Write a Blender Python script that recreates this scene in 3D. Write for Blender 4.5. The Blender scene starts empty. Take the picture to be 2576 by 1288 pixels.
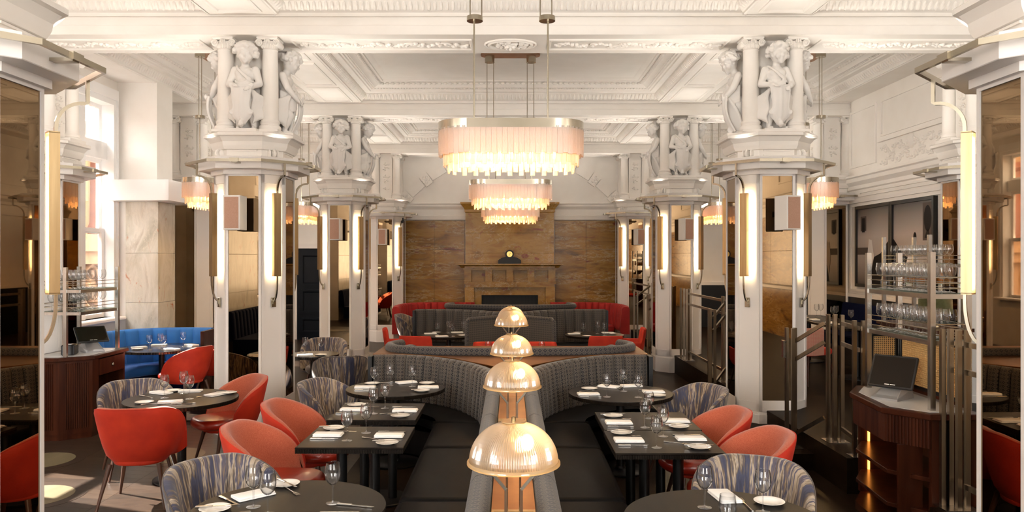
import bpy, math, random
from mathutils import Vector, Matrix
PI = math.pi
rnd = random.Random(11)
S = bpy.context.scene
C = S.collection

# ------------------------------------------------------------------ camera, world, sun, exposure
cam = bpy.data.objects.new('camera', bpy.data.cameras.new('camera'))
C.objects.link(cam)
cam.location = (0, 0, 2.05)
cam.rotation_euler = (PI / 2, 0, 0)
cam.data.sensor_width = 36
cam.data.lens = 36 * 1920 / 2576
cam.data.shift_x = 4 / 2576
cam.data.shift_y = 4 / 2576
S.camera = cam
S.view_settings.view_transform = 'Standard'
S.view_settings.look = 'None'
S.view_settings.gamma = 1
S.view_settings.use_curve_mapping = False
S.view_settings.exposure = 1.42
S.cycles.max_bounces = 9
S.cycles.diffuse_bounces = 4
S.cycles.glossy_bounces = 5
S.cycles.transmission_bounces = 6
S.cycles.transparent_max_bounces = 24
S.cycles.caustics_reflective = False
S.cycles.caustics_refractive = False
S.cycles.sample_clamp_indirect = 6
S.cycles.use_denoising = True
W = bpy.data.worlds.new('sky')
S.world = W
W.use_nodes = True
W.node_tree.nodes['Background'].inputs[0].default_value = (1.0, 0.97, 0.93, 1)
W.node_tree.nodes['Background'].inputs[1].default_value = 7.0
sun = bpy.data.objects.new('sun', bpy.data.lights.new('sun', 'SUN'))
C.objects.link(sun)
sun.data.energy = 21
sun.data.angle = 0.012
sun.data.color = (1, 0.95, 0.87)
sun.rotation_euler = Vector((0.66, -0.224, -0.63)).to_track_quat('-Z', 'Y').to_euler()

def area(name, loc, size, energy, color, aim):
    l = bpy.data.objects.new(name, bpy.data.lights.new(name, 'AREA')); C.objects.link(l)
    l.data.shape = 'RECTANGLE'; l.data.size, l.data.size_y = size; l.data.energy = energy; l.data.color = color
    l.location = loc; l.rotation_euler = Vector(aim).to_track_quat('-Z', 'Y').to_euler()
    return l
# portals only tell the renderer where the sky comes in: the five windows of the left wall, two fill openings added behind the camera
for y0, y1 in ((-2.6, -.9), (2.5, 3.6), (5.3, 8.1), (10.25, 11.95), (15.0, 17.8)):
    area('window_portal', (-6.66, (y0 + y1) / 2, 2.8), (3.4, y1 - y0), 1, (1, 1, 1), (1, 0, 0)).data.cycles.is_portal = True
for x in (-3.65, 3.65):
    area('window_portal', (x, -3.52, 2.8), (2.9, 3.2), 1, (1, 1, 1), (0, 1, 0)).data.cycles.is_portal = True
def uplight(loc, energy, aim):
    l = bpy.data.objects.new('column_uplight', bpy.data.lights.new('column_uplight', 'SPOT')); C.objects.link(l)
    l.data.energy = energy; l.data.spot_size = math.radians(130); l.data.spot_blend = .6; l.data.color = (1, .93, .83); l.data.shadow_soft_size = .04
    l.location = loc; l.rotation_euler = Vector(aim).to_track_quat('-Z', 'Y').to_euler()
# uplighters standing on the cornices of the columns
for yc in (4.1, 9.1, 14.0, 18.9):
    for sx in (-1, 1):
        for dx, dy in ((-1, -1), (1, -1), (-1, 1), (1, 1)):
            if yc + dy * .45 < 19:
                uplight((sx * 3.04 + dx * .42, yc + dy * .42, 3.24), 27, (dx * .75, dy * .75, 1))

# ------------------------------------------------------------------ mesh helpers
class MB:
    def __init__(s):
        s.v, s.f, s.uv = [], [], []
    def add(s, v, f, M=None, uv=None):
        o = len(s.v)
        if M is not None:
            v = [tuple(M @ Vector(p)) for p in v]
        s.v += [tuple(p) for p in v]
        s.f += [tuple(i + o for i in q) for q in f]
        s.uv += uv if uv else [(0, 0)] * len(v)
        return s
    def box(s, x0, x1, y0, y1, z0, z1, M=None):
        v = [(x, y, z) for z in (z0, z1) for y in (y0, y1) for x in (x0, x1)]
        return s.add(v, [(0, 2, 3, 1), (4, 5, 7, 6), (0, 1, 5, 4), (2, 6, 7, 3), (0, 4, 6, 2), (1, 3, 7, 5)], M)
    def rings(s, rings, closed=True, caps=True, M=None, uv=None):
        n = len(rings[0]); v = [p for r in rings for p in r]; f = []
        for i in range(len(rings) - 1):
            for j in range(n if closed else n - 1):
                k = (j + 1) % n
                f.append((i * n + j, i * n + k, (i + 1) * n + k, (i + 1) * n + j))
        if caps:
            f.append(tuple(range(n - 1, -1, -1))); f.append(tuple((len(rings) - 1) * n + j for j in range(n)))
        return s.add(v, f, M, uv)
    def slab(s, poly, z0, z1, b=0, M=None, seg=1):
        if b <= 0:
            return s.rings([[(x, y, z) for x, y in poly] for z in (z0, z1)], M=M)
        R = []
        for i in range(seg + 1):
            a = PI / 2 * i / seg
            R.append([(x, y, z0 + b - b * math.cos(a)) for x, y in offset(poly, b - b * math.sin(a))])
        for i in range(seg + 1):
            a = PI / 2 * i / seg
            R.append([(x, y, z1 - b + b * math.sin(a)) for x, y in offset(poly, b - b * math.cos(a))])
        return s.rings(R, M=M)
    def lathe(s, prof, n=24, M=None, caps=True):
        R = [[(r * math.cos(2 * PI * j / n), r * math.sin(2 * PI * j / n), z) for j in range(n)] for r, z in prof]
        return s.rings(R, M=M, caps=caps)
    def tube(s, path, r, n=8, closed=False, M=None, up=None, rot=0, flat=1):
        P = [Vector(p) for p in path]; m = len(P)
        rr = r if isinstance(r, (list, tuple)) else [r] * m
        T = []
        for i in range(m):
            a = P[(i - 1) % m] if (closed or i > 0) else P[i]
            b = P[(i + 1) % m] if (closed or i < m - 1) else P[i]
            T.append((b - a).normalized())
        u = Vector(up) if up else (Vector((0, 0, 1)) if abs(T[0].z) < .9 else Vector((1, 0, 0)))
        R = []
        for i in range(m):
            u = (u - T[i] * u.dot(T[i]))
            u = u.normalized() if u.length > 1e-6 else T[i].orthogonal().normalized()
            w = T[i].cross(u)
            R.append([tuple(P[i] + (u * math.cos(rot + 2 * PI * j / n) + w * math.sin(rot + 2 * PI * j / n) * flat) * rr[i]) for j in range(n)])
        if closed:
            R.append(R[0])
        return s.rings(R, caps=not closed, M=M)
    def bar(s, a, b, w, h=None, M=None):
        h = h or w
        a, b = Vector(a), Vector(b); t = (b - a).normalized()
        u = Vector((0, 0, 1)) if abs(t.z) < .95 else Vector((0, 1, 0))
        x = t.cross(u).normalized(); u = x.cross(t)
        R = [[tuple(p + x * sx * w / 2 + u * sy * h / 2) for sx, sy in ((-1, -1), (1, -1), (1, 1), (-1, 1))] for p in (a, b)]
        return s.rings(R, M=M)
    def sweep(s, path, prof, closed=False, cap=True, profclosed=True, ucum=None):
        m = len(path); k = len(prof); P = [Vector((p[0], p[1])) for p in path]; Rg = []; U = []
        cp = [0]
        for i in range(1, k):
            cp.append(cp[-1] + math.dist(prof[i], prof[i - 1]))
        L = 0
        for i in range(m):
            a = P[(i - 1) % m] if (closed or i > 0) else None
            b = P[(i + 1) % m] if (closed or i < m - 1) else None
            d1 = (P[i] - a).normalized() if a is not None else None
            d2 = (b - P[i]).normalized() if b is not None else None
            d1 = d1 or d2; d2 = d2 or d1
            n1 = Vector((-d1.y, d1.x)); n2 = Vector((-d2.y, d2.x))
            n = n1 + n2
            n = n / max(n.length_squared / 2, .2)
            zo = path[i][2] if len(path[i]) > 2 else 0
            Rg.append([(P[i].x + n.x * u, P[i].y + n.y * u, z + zo) for u, z in prof])
            if i:
                L += (P[i] - P[i - 1]).length
            U += [(L, c) for c in cp]
        if closed:
            Rg.append(Rg[0]); U += [(L + (P[0] - P[-1]).length, c) for c in cp]
        return s.rings(Rg, closed=profclosed, caps=cap and not closed and profclosed, uv=U)
    def ball(s, c, r, n=8, m=6, M=None, lo=-1):
        rx, ry, rz = r if isinstance(r, (tuple, list)) else (r, r, r)
        R = []
        for i in range(m + 1):
            a = -PI / 2 + PI * i / m
            q = max(math.cos(a), .02)
            R.append([(c[0] + rx * q * math.cos(2 * PI * j / n), c[1] + ry * q * math.sin(2 * PI * j / n), c[2] + rz * math.sin(a)) for j in range(n)])
        return s.rings(R, M=M)
    def build(s, name, mat, parent=None, smooth=0, kind=None, uv=False, loc=None, rotz=0):
        me = bpy.data.meshes.new(name)
        me.from_pydata(s.v, [], s.f)
        me.materials.append(mat)
        if uv:
            l = me.uv_layers.new(name='UVMap')
            idx = [0] * len(me.loops); me.loops.foreach_get('vertex_index', idx)
            l.data.foreach_set('uv', [c for i in idx for c in s.uv[i]])
        if smooth:
            me.polygons.foreach_set('use_smooth', [True] * len(me.polygons))
            me.set_sharp_from_angle(angle=math.radians(smooth))
        return link(bpy.data.objects.new(name, me), parent, kind, loc, rotz)

KIDS = {}
def link(o, parent=None, kind=None, loc=None, rotz=0):
    C.objects.link(o)
    if parent:
        o.parent = parent
        KIDS.setdefault(parent, []).append(o)
    if kind:
        o['kind'] = kind
    if loc:
        o.location = loc
    if rotz:
        o.rotation_euler = (0, 0, rotz)
    return o
def tag(o, label, cat, group=None):
    o['label'] = label; o['category'] = cat
    if group:
        o['group'] = group
    return o
def thing(name, label, cat, loc=(0, 0, 0), rotz=0, group=None):
    return tag(link(bpy.data.objects.new(name, None), None, None, loc, rotz), label, cat, group)
def copy1(o, parent=None):
    c = o.copy(); C.objects.link(c)
    if parent:
        c.parent = parent
        KIDS.setdefault(parent, []).append(c)
    for k in KIDS.get(o, []):
        copy1(k, c)
    return c
def dup(o, loc, rotz=0, label=None, group=None):
    c = copy1(o); c.location = loc; c.rotation_euler = (0, 0, rotz)
    if label:
        c['label'] = label
    if group:
        c['group'] = group
    return c
class Proto:
    """first placement moves the thing itself, later ones copy it"""
    def __init__(s, o):
        s.o, s.used = o, False
    def put(s, loc, rotz=0, label=None, group=None):
        if s.used:
            return dup(s.o, loc, rotz, label, group)
        s.used = True
        s.o.location = loc; s.o.rotation_euler = (0, 0, rotz)
        if label:
            s.o['label'] = label
        if group:
            s.o['group'] = group
        return s.o
def offset(poly, d):
    m = len(poly); out = []
    for i in range(m):
        p, a, b = Vector(poly[i]), Vector(poly[i - 1]), Vector(poly[(i + 1) % m])
        d1 = (p - a).normalized(); d2 = (b - p).normalized()
        n = Vector((-d1.y, d1.x)) + Vector((-d2.y, d2.x))
        n = n / max(n.length_squared / 2, .25)
        out.append((p.x + n.x * d, p.y + n.y * d))
    return out
def rect(x0, x1, y0, y1):
    return [(x0, y0), (x1, y0), (x1, y1), (x0, y1)]
def rrect(x0, x1, y0, y1, r, k=4):
    o = []
    for cx, cy, a0 in ((x1 - r, y0 + r, -PI / 2), (x1 - r, y1 - r, 0), (x0 + r, y1 - r, PI / 2), (x0 + r, y0 + r, PI)):
        o += [(cx + r * math.cos(a0 + PI / 2 * i / k), cy + r * math.sin(a0 + PI / 2 * i / k)) for i in range(k + 1)]
    return o
def octo(a, b, cx=0, cy=0):
    R = a + b
    return [(cx + x, cy + y) for x, y in ((-a, -R), (a, -R), (R, -a), (R, a), (a, R), (-a, R), (-R, a), (-R, -a))]
def circ(r, n=32, cx=0, cy=0):
    return [(cx + r * math.cos(2 * PI * i / n), cy + r * math.sin(2 * PI * i / n)) for i in range(n)]
def smoothpath(pts, k=6):
    out = []; m = len(pts); V = [Vector(p) for p in pts]
    for i in range(m - 1):
        p0, p1, p2, p3 = V[max(i - 1, 0)], V[i], V[i + 1], V[min(i + 2, m - 1)]
        for j in range(k):
            t = j / k
            out.append(tuple(.5 * ((2 * p1) + (p2 - p0) * t + (2 * p0 - 5 * p1 + 4 * p2 - p3) * t * t + (3 * p1 - p0 - 3 * p2 + p3) * t ** 3)))
    out.append(tuple(V[-1]))
    return out
def resample(path, step):
    out = [path[0]]; acc = 0
    for a, b in zip(path, path[1:]):
        L = math.dist(a, b); pos = step - acc
        while pos <= L:
            t = pos / L
            out.append(tuple(x + (y - x) * t for x, y in zip(a, b)))
            pos += step
        acc = (acc + L) % step
    return out
def rz(a):
    return Matrix.Rotation(a, 4, 'Z')
def tr(x, y, z):
    return Matrix.Translation((x, y, z))

# ------------------------------------------------------------------ materials
def nodes(name):
    m = bpy.data.materials.new(name); m.use_nodes = True
    nt = m.node_tree
    return m, nt, nt.nodes['Principled BSDF']
def ramp(nt, fac, stops, interp='LINEAR'):
    r = nt.nodes.new('ShaderNodeValToRGB'); r.color_ramp.interpolation = interp
    e = r.color_ramp.elements
    while len(e) < len(stops):
        e.new(.5)
    for q, (p, c) in zip(e, stops):
        q.position = p; q.color = (*c, 1)
    nt.links.new(fac, r.inputs[0])
    return r.outputs[0]
def coord(nt, kind='Object', scale=(1, 1, 1)):
    t = nt.nodes.new('ShaderNodeTexCoord'); mp = nt.nodes.new('ShaderNodeMapping')
    mp.inputs['Scale'].default_value = scale
    nt.links.new(t.outputs[kind], mp.inputs[0])
    return mp.outputs[0]
def noise(nt, vec, scale, detail=3, rough=.5, dist=0):
    n = nt.nodes.new('ShaderNodeTexNoise')
    n.inputs['Scale'].default_value = scale; n.inputs['Detail'].default_value = detail
    n.inputs['Roughness'].default_value = rough; n.inputs['Distortion'].default_value = dist
    nt.links.new(vec, n.inputs['Vector'])
    return n.outputs['Fac']
def mixc(nt, fac, a, b, mode='MIX'):
    m = nt.nodes.new('ShaderNodeMix'); m.data_type = 'RGBA'; m.blend_type = mode
    for sock, val in ((m.inputs[0], fac), (m.inputs[6], a), (m.inputs[7], b)):
        if isinstance(val, (tuple, list)):
            sock.default_value = (*val, 1)
        elif isinstance(val, (int, float)):
            sock.default_value = val
        else:
            nt.links.new(val, sock)
    return m.outputs[2]
def bump(nt, b, h, strength=.3, dist=.01):
    n = nt.nodes.new('ShaderNodeBump'); n.inputs['Strength'].default_value = strength; n.inputs['Distance'].default_value = dist
    nt.links.new(h, n.inputs['Height']); nt.links.new(n.outputs[0], b.inputs['Normal'])
def mat(name, col, rough=.5, metal=0, col2=None, scale=8, stretch=(1, 1, 1), bmp=0, bscale=None, sheen=0, coat=0, spec=.5, emit=None, estr=0, lo=.35, hi=.65, kind='Object'):
    m, nt, b = nodes(name)
    b.inputs['Base Color'].default_value = (*col, 1); b.inputs['Roughness'].default_value = rough; b.inputs['Metallic'].default_value = metal
    b.inputs['Specular IOR Level'].default_value = spec
    if sheen:
        b.inputs['Sheen Weight'].default_value = sheen; b.inputs['Sheen Roughness'].default_value = .4
        b.inputs['Sheen Tint'].default_value = (*[min(1, c + .3) for c in col], 1)
    if coat:
        b.inputs['Coat Weight'].default_value = coat; b.inputs['Coat Roughness'].default_value = .12
    if emit:
        b.inputs['Emission Color'].default_value = (*emit, 1); b.inputs['Emission Strength'].default_value = estr
    if col2 or bmp:
        v = coord(nt, kind, stretch); n = noise(nt, v, scale, 5)
        if col2:
            nt.links.new(ramp(nt, n, [(lo, col), (hi, col2)]), b.inputs['Base Color'])
        if bmp:
            bump(nt, b, n if not bscale else noise(nt, v, bscale, 3), bmp)
    return m
plaster = mat('plaster', (.82, .775, .72), .75, col2=(.85, .81, .76), scale=3, bmp=.04, bscale=60)
paint = mat('white_paint', (.80, .755, .715), .45, bmp=.03, bscale=90)
paintL = mat('window_paint', (.88, .87, .86), .5)
stone_white = mat('carved_plaster', (.80, .77, .735), .6)
mirror = mat('bronze_mirror', (.30, .205, .115), .015, 1, col2=(.25, .165, .09), scale=2)
brass = mat('brushed_brass', (.42, .31, .17), .28, 1, col2=(.5, .38, .22), scale=30, stretch=(1, 1, .06))
nickel = mat('aged_nickel', (.47, .42, .34), .24, 1, col2=(.40, .36, .28), scale=20, stretch=(.2, .2, .2))
steel = mat('brushed_steel', (.50, .48, .45), .25, 1, col2=(.42, .40, .38), scale=24, stretch=(1, 1, .05))
railm = mat('bronze_rail', (.34, .28, .21), .3, 1, col2=(.27, .22, .165), scale=24, stretch=(1, 1, .05))
copper = mat('copper_sheet', (.26, .10, .026), .33, 1, col2=(.35, .155, .05), scale=5)
walnut = mat('walnut', (.026, .0065, .003), .3, col2=(.056, .015, .0065), scale=14, stretch=(1, 1, .08), coat=.05, spec=.15)
oakdark = mat('dark_leg_wood', (.055, .022, .012), .4, col2=(.09, .036, .02), scale=20, stretch=(1, 1, .1))
tabletop_m = mat('black_stained_top', (.008, .0055, .004), .34, col2=(.014, .010, .007), scale=16, stretch=(1, .12, 1), bmp=.03, spec=.10)
blackm = mat('black_metal', (.006, .0055, .0055), .38, .2)
blackplastic = mat('black_plastic', (.014, .014, .016), .3)
screen_m = mat('dark_screen', (.012, .008, .005), .12, spec=.35)
greyplastic = mat('grey_plastic', (.35, .35, .36), .35, .4)
redvelvet = mat('red_velvet', (.44, .017, .0025), .75, col2=(.55, .028, .004), scale=6, sheen=.10, bmp=.05, bscale=300)
booth_red = mat('crimson_velvet', (.27, .006, .006), .8, col2=(.34, .010, .009), scale=5, sheen=.3)
redleather = mat('red_leather', (.30, .016, .005), .30, col2=(.36, .022, .007), scale=9, coat=.3, bmp=.05, bscale=160)
navyvelvet = mat('navy_velvet', (.003, .005, .022), .9, spec=.05)
polished_m = mat('polished_dark_top', (.012, .009, .007), .22, spec=.8)
bluevelvet = mat('blue_velvet', (.010, .12, .42), .7, col2=(.014, .16, .52), scale=4, sheen=.8)
leather = mat('black_leather', (.006, .006, .007), .45, col2=(.010, .0095, .010), scale=5, stretch=(1, .3, 1), bmp=.25, bscale=7, spec=.07)
linen = mat('white_linen', (.88, .86, .83), .8, bmp=.1, bscale=120)
china = mat('white_china', (.86, .84, .80), .18, coat=.4)
silver = mat('silver_cutlery', (.62, .59, .55), .18, 1)
grille_m = mat('speaker_cloth', (.46, .27, .19), .9, col2=(.53, .32, .24), scale=180)
white_box = mat('white_cabinet', (.80, .77, .74), .4)
countertop = mat('white_worktop', (.62, .62, .62), .25)
floor_m = mat('dark_boards', (.010, .006, .004), .3, col2=(.022, .014, .009), scale=5, stretch=(1, .25, 1), bmp=.05, bscale=20, spec=.06)
step_m = mat('black_step', (.009, .005, .003), .4, col2=(.015, .009, .005), scale=9, spec=.03)
inlay_m = mat('pale_inlay', (.11, .09, .05), .35, col2=(.15, .12, .07), scale=7, stretch=(1, .2, 1))
firebox_m = mat('sooty_iron', (.010, .009, .008), .6)
clock_m = mat('black_slate', (.008, .006, .005), .35, spec=.2)
gold_m = mat('gilt_dial', (.75, .5, .16), .3, .8)
darkdoor = mat('dark_blue_door', (.004, .006, .010), .35, spec=.15)
ropaque = mat('warm_led', (1, .8, .5), .5, emit=(1, .76, .43), estr=26)
ledbright = mat('led_strip', (1, .85, .6), .5, emit=(1, .78, .47), estr=20)
bulbm = mat('lit_bulb', (1, .8, .5), .5, emit=(1, .60, .24), estr=105)
bulbl = mat('lamp_bulb', (1, .8, .5), .5, emit=(1, .70, .38), estr=27)
terracotta = mat('terracotta', (.10, .022, .006), .8, col2=(.14, .036, .010), scale=4)
pale_stone = mat('pale_street_stone', (.17, .085, .034), .8, col2=(.21, .115, .05), scale=3)
amber_m = mat('amber_shade', (.8, .38, .05), .4, emit=(1, .5, .08), estr=1.5)

def thinglass(name, tint, ior, gl_rough=.02, edge=1.0):
    m = bpy.data.materials.new(name); m.use_nodes = True
    nt = m.node_tree; nt.nodes.clear()
    out = nt.nodes.new('ShaderNodeOutputMaterial'); t = nt.nodes.new('ShaderNodeBsdfTransparent'); g = nt.nodes.new('ShaderNodeBsdfGlossy')
    g.inputs['Roughness'].default_value = gl_rough
    lw = nt.nodes.new('ShaderNodeLayerWeight'); lw.inputs['Blend'].default_value = .5
    pw = nt.nodes.new('ShaderNodeMath'); pw.operation = 'POWER'; pw.inputs[1].default_value = 2.3; nt.links.new(lw.outputs['Facing'], pw.inputs[0])
    ad = nt.nodes.new('ShaderNodeMath'); ad.operation = 'MULTIPLY_ADD'; ad.inputs[1].default_value = ior; ad.inputs[2].default_value = .06; ad.use_clamp = True; nt.links.new(pw.outputs[0], ad.inputs[0])
    p2 = nt.nodes.new('ShaderNodeMath'); p2.operation = 'POWER'; p2.inputs[1].default_value = 4; nt.links.new(lw.outputs['Facing'], p2.inputs[0])
    nt.links.new(mixc(nt, p2.outputs[0], tint, tuple(c * edge for c in tint)), t.inputs[0])
    mx = nt.nodes.new('ShaderNodeMixShader')
    nt.links.new(ad.outputs[0], mx.inputs[0]); nt.links.new(t.outputs[0], mx.inputs[1]); nt.links.new(g.outputs[0], mx.inputs[2])
    nt.links.new(mx.outputs[0], out.inputs[0])
    return m
glass = thinglass('clear_glass', (.96, .965, .97), .95, edge=.30)
pane_m = thinglass('window_glass', (.97, .97, .97), .3)
shelfglass = thinglass('shelf_glass', (.72, .82, .78), .35)

def litglass(name, col, trans, tcol, gloss, ribs=None, refr=None):
    m = bpy.data.materials.new(name); m.use_nodes = True
    nt = m.node_tree; nt.nodes.clear()
    out = nt.nodes.new('ShaderNodeOutputMaterial'); t = nt.nodes.new('ShaderNodeBsdfRefraction' if refr else 'ShaderNodeBsdfTransparent'); g = nt.nodes.new('ShaderNodeBsdfGlossy')
    if refr:
        t.inputs['Roughness'].default_value = refr; t.inputs['IOR'].default_value = 1.12
    d = nt.nodes.new('ShaderNodeBsdfTranslucent'); df = nt.nodes.new('ShaderNodeBsdfDiffuse')
    t.inputs[0].default_value = (*tcol, 1); d.inputs[0].default_value = (*col, 1); df.inputs[0].default_value = (*col, 1); g.inputs['Roughness'].default_value = .12
    m0 = nt.nodes.new('ShaderNodeMixShader'); m0.inputs[0].default_value = .35
    m1 = nt.nodes.new('ShaderNodeMixShader'); m2 = nt.nodes.new('ShaderNodeMixShader')
    m1.inputs[0].default_value = trans; m2.inputs[0].default_value = gloss
    L = nt.links.new
    L(d.outputs[0], m0.inputs[1]); L(df.outputs[0], m0.inputs[2]); L(m0.outputs[0], m1.inputs[1]); L(t.outputs[0], m1.inputs[2]); L(m1.outputs[0], m2.inputs[1]); L(g.outputs[0], m2.inputs[2]); L(m2.outputs[0], out.inputs[0])
    if ribs:
        v = coord(nt, 'Object', ribs); n = noise(nt, v, 1, 3, .6)
        b = nt.nodes.new('ShaderNodeBump'); b.inputs['Strength'].default_value = .9; b.inputs['Distance'].default_value = .004
        L(n, b.inputs['Height'])
        for q in (d, g, df):
            L(b.outputs[0], q.inputs['Normal'])
        L(ramp(nt, n, [(.25, tuple(c * .55 for c in tcol)), (.7, tcol)]), t.inputs[0])
    return m
chglass = litglass('ice_glass', (.96, .86, .77), .36, (.96, .86, .76), .10, (140, 140, 30))
shade_m = litglass('ribbed_shade_glass', (.66, .52, .37), .46, (.88, .76, .60), .22, refr=.42)

def streak(name):
    m, nt, b = nodes(name)
    v = coord(nt, 'UV', (1, 1, 1))
    v2 = coord(nt, 'UV', (13, 1.5, 1)); v3 = coord(nt, 'UV', (44, 3.0, 1))
    n1 = noise(nt, v2, 1, 4, .62, .5); n2 = noise(nt, v3, 1, 5, .7, .8)
    c1 = ramp(nt, n1, [(.30, (.020, .022, .058)), (.42, (.040, .045, .095)), (.47, (.13, .09, .055)), (.52, (.48, .39, .29)), (.56, (.050, .055, .115)), (.64, (.25, .165, .085)), (.68, (.46, .38, .29)), (.74, (.02, .02, .05))])
    c2 = ramp(nt, n2, [(.36, (.10, .09, .12)), (.47, (1, 1, 1))])
    nt.links.new(mixc(nt, 1.0, mixc(nt, .8, c1, c2, 'MULTIPLY'), (.78, .76, .74), 'MULTIPLY'), b.inputs['Base Color'])
    b.inputs['Roughness'].default_value = .7; b.inputs['Sheen Weight'].default_value = .25
    return m
streak_m = streak('streaked_fabric')
def tweed(name, a, c):
    m, nt, b = nodes(name)
    v = coord(nt, 'Object')
    n = noise(nt, v, 320, 2, .5); n2 = noise(nt, v, 4, 2)
    col = ramp(nt, n, [(.38, a), (.62, c)])
    nt.links.new(col, b.inputs['Base Color'])
    b.inputs['Roughness'].default_value = .9; b.inputs['Sheen Weight'].default_value = .25
    bump(nt, b, n, .25, .003)
    return m
tweed_m = tweed('coral_tweed', (.33, .055, .022), (.46, .115, .056))
def jacquard(name, sc, dark, light):
    m, nt, b = nodes(name)
    v = coord(nt, 'UV', (sc, sc, 1)); L = nt.links.new
    def vm(op, a, bb=None):
        q = nt.nodes.new('ShaderNodeVectorMath'); q.operation = op
        L(a, q.inputs[0])
        if bb is not None:
            q.inputs[1].default_value = bb
        return q
    def mt(op, a, bb=None):
        q = nt.nodes.new('ShaderNodeMath'); q.operation = op
        for i, x in enumerate((a, bb)):
            if x is None:
                continue
            if isinstance(x, (int, float)):
                q.inputs[i].default_value = x
            else:
                L(x, q.inputs[i])
        return q.outputs[0]
    def cell(off):
        fr = vm('FRACTION', vm('ADD', v, (off, off, 0)).outputs[0]); c = vm('SUBTRACT', fr.outputs[0], (.5, .5, 0))
        sp = nt.nodes.new('ShaderNodeSeparateXYZ'); L(c.outputs[0], sp.inputs[0])
        ax = mt('ABSOLUTE', sp.outputs[0]); ay = mt('ABSOLUTE', sp.outputs[1])
        r = mt('POWER', mt('ADD', mt('MULTIPLY', sp.outputs[0], sp.outputs[0]), mt('MULTIPLY', sp.outputs[1], sp.outputs[1])), .5)
        return r, mt('ADD', ax, ay)
    r, dm = cell(0); r2, d2 = cell(.5)
    ring = mt('LESS_THAN', mt('ABSOLUTE', mt('SUBTRACT', r, .25)), .05)
    dot = mt('LESS_THAN', r, .10)
    line = mt('LESS_THAN', mt('ABSOLUTE', mt('SUBTRACT', dm, .5)), .055)
    dot2 = mt('LESS_THAN', r2, .11)
    k = mt('MAXIMUM', mt('MAXIMUM', ring, dot), mt('MAXIMUM', line, dot2))
    L(mixc(nt, k, dark, light), b.inputs['Base Color'])
    b.inputs['Roughness'].default_value = .75; b.inputs['Sheen Weight'].default_value = .2
    return m
jacq = jacquard('grey_jacquard', 26, (.006, .006, .009), (.12, .10, .08))
jacq2 = jacquard('blue_grey_jacquard', 17, (.005, .006, .013), (.095, .080, .066))
jacq3 = jacquard('navy_cream_jacquard', 17, (.003, .004, .010), (.060, .050, .040))
hound = jacquard('red_check', 40, (.5, .35, .25), (.45, .03, .015))
def marble(name, cols, vein, veinc, sc=(1, 1, 1), red=None, tilt=0):
    m, nt, b = nodes(name)
    v = coord(nt, 'Object', sc)
    v.node.inputs['Rotation'].default_value = (0, tilt, tilt * .4)
    n = noise(nt, v, 1.6, 8, .62, .7)
    col = ramp(nt, n, [(.26, cols[0]), (.42, cols[1]), (.55, cols[2]), (.72, cols[3])])
    n2 = noise(nt, v, 2.6, 8, .72, .35)
    a = nt.nodes.new('ShaderNodeMath'); a.operation = 'SUBTRACT'; a.inputs[1].default_value = .5; nt.links.new(n2, a.inputs[0])
    a2 = nt.nodes.new('ShaderNodeMath'); a2.operation = 'ABSOLUTE'; nt.links.new(a.outputs[0], a2.inputs[0])
    n3 = noise(nt, v, 1.1, 2)
    f = ramp(nt, a2.outputs[0], [(0, (1, 1, 1)), (vein, (0, 0, 0))])
    g = ramp(nt, n3, [(.44, (0, 0, 0)), (.56, (1, 1, 1))])
    col = mixc(nt, mixc(nt, 1.0, f, g, 'MULTIPLY'), col, veinc)
    if red:
        n4 = noise(nt, v, 2.9, 4, .6, 1.0)
        col = mixc(nt, ramp(nt, n4, [(.62, (0, 0, 0)), (.70, (1, 1, 1))]), col, red)
    nt.links.new(col, b.inputs['Base Color'])
    b.inputs['Roughness'].default_value = .24; b.inputs['Specular IOR Level'].default_value = .22
    return m
marble_back = marble('brown_marble', [(.06, .024, .003), (.22, .10, .014), (.33, .17, .032), (.15, .06, .009)], .03, (.50, .37, .20), (.8, .8, 3.4), (.16, .032, .012), .12)
marble_fire = marble('gold_marble', [(.15, .065, .010), (.31, .155, .026), (.38, .21, .045), (.23, .095, .016)], .016, (.52, .40, .22), (1, 1, 1.9), (.24, .055, .02), .5)
marble_pier = marble('green_marble', [(.34, .32, .26), (.56, .53, .45), (.68, .65, .58), (.42, .36, .29)], .01, (.75, .70, .60), (2.0, 2.0, .8), (.5, .2, .1), .8)
def canemat():
    m, nt, b = nodes('gilt_cane')
    b.inputs['Base Color'].default_value = (.80, .50, .20, 1); b.inputs['Roughness'].default_value = .4; b.inputs['Metallic'].default_value = .3
    return m
cane_m = canemat()

# ------------------------------------------------------------------ floor and platform
XL, XR, YB, YF = -6.2, 6.05, 19.2, -3.2
fl = MB().box(XL - .3, XR + .3, YF, YB + .3, -.2, -.012).build('floor', floor_m, kind='structure')
base = MB().box(XL, XR, YF, 4.4, -.012, 0).box(XL, -5.3, 4.4, YB, -.012, 0).box(-1.55, XR, 4.4, YB, -.012, 0).box(-5.3, -1.55, 9.6, YB, -.012, 0)
base.build('floor_boards', floor_m, fl)
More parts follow.
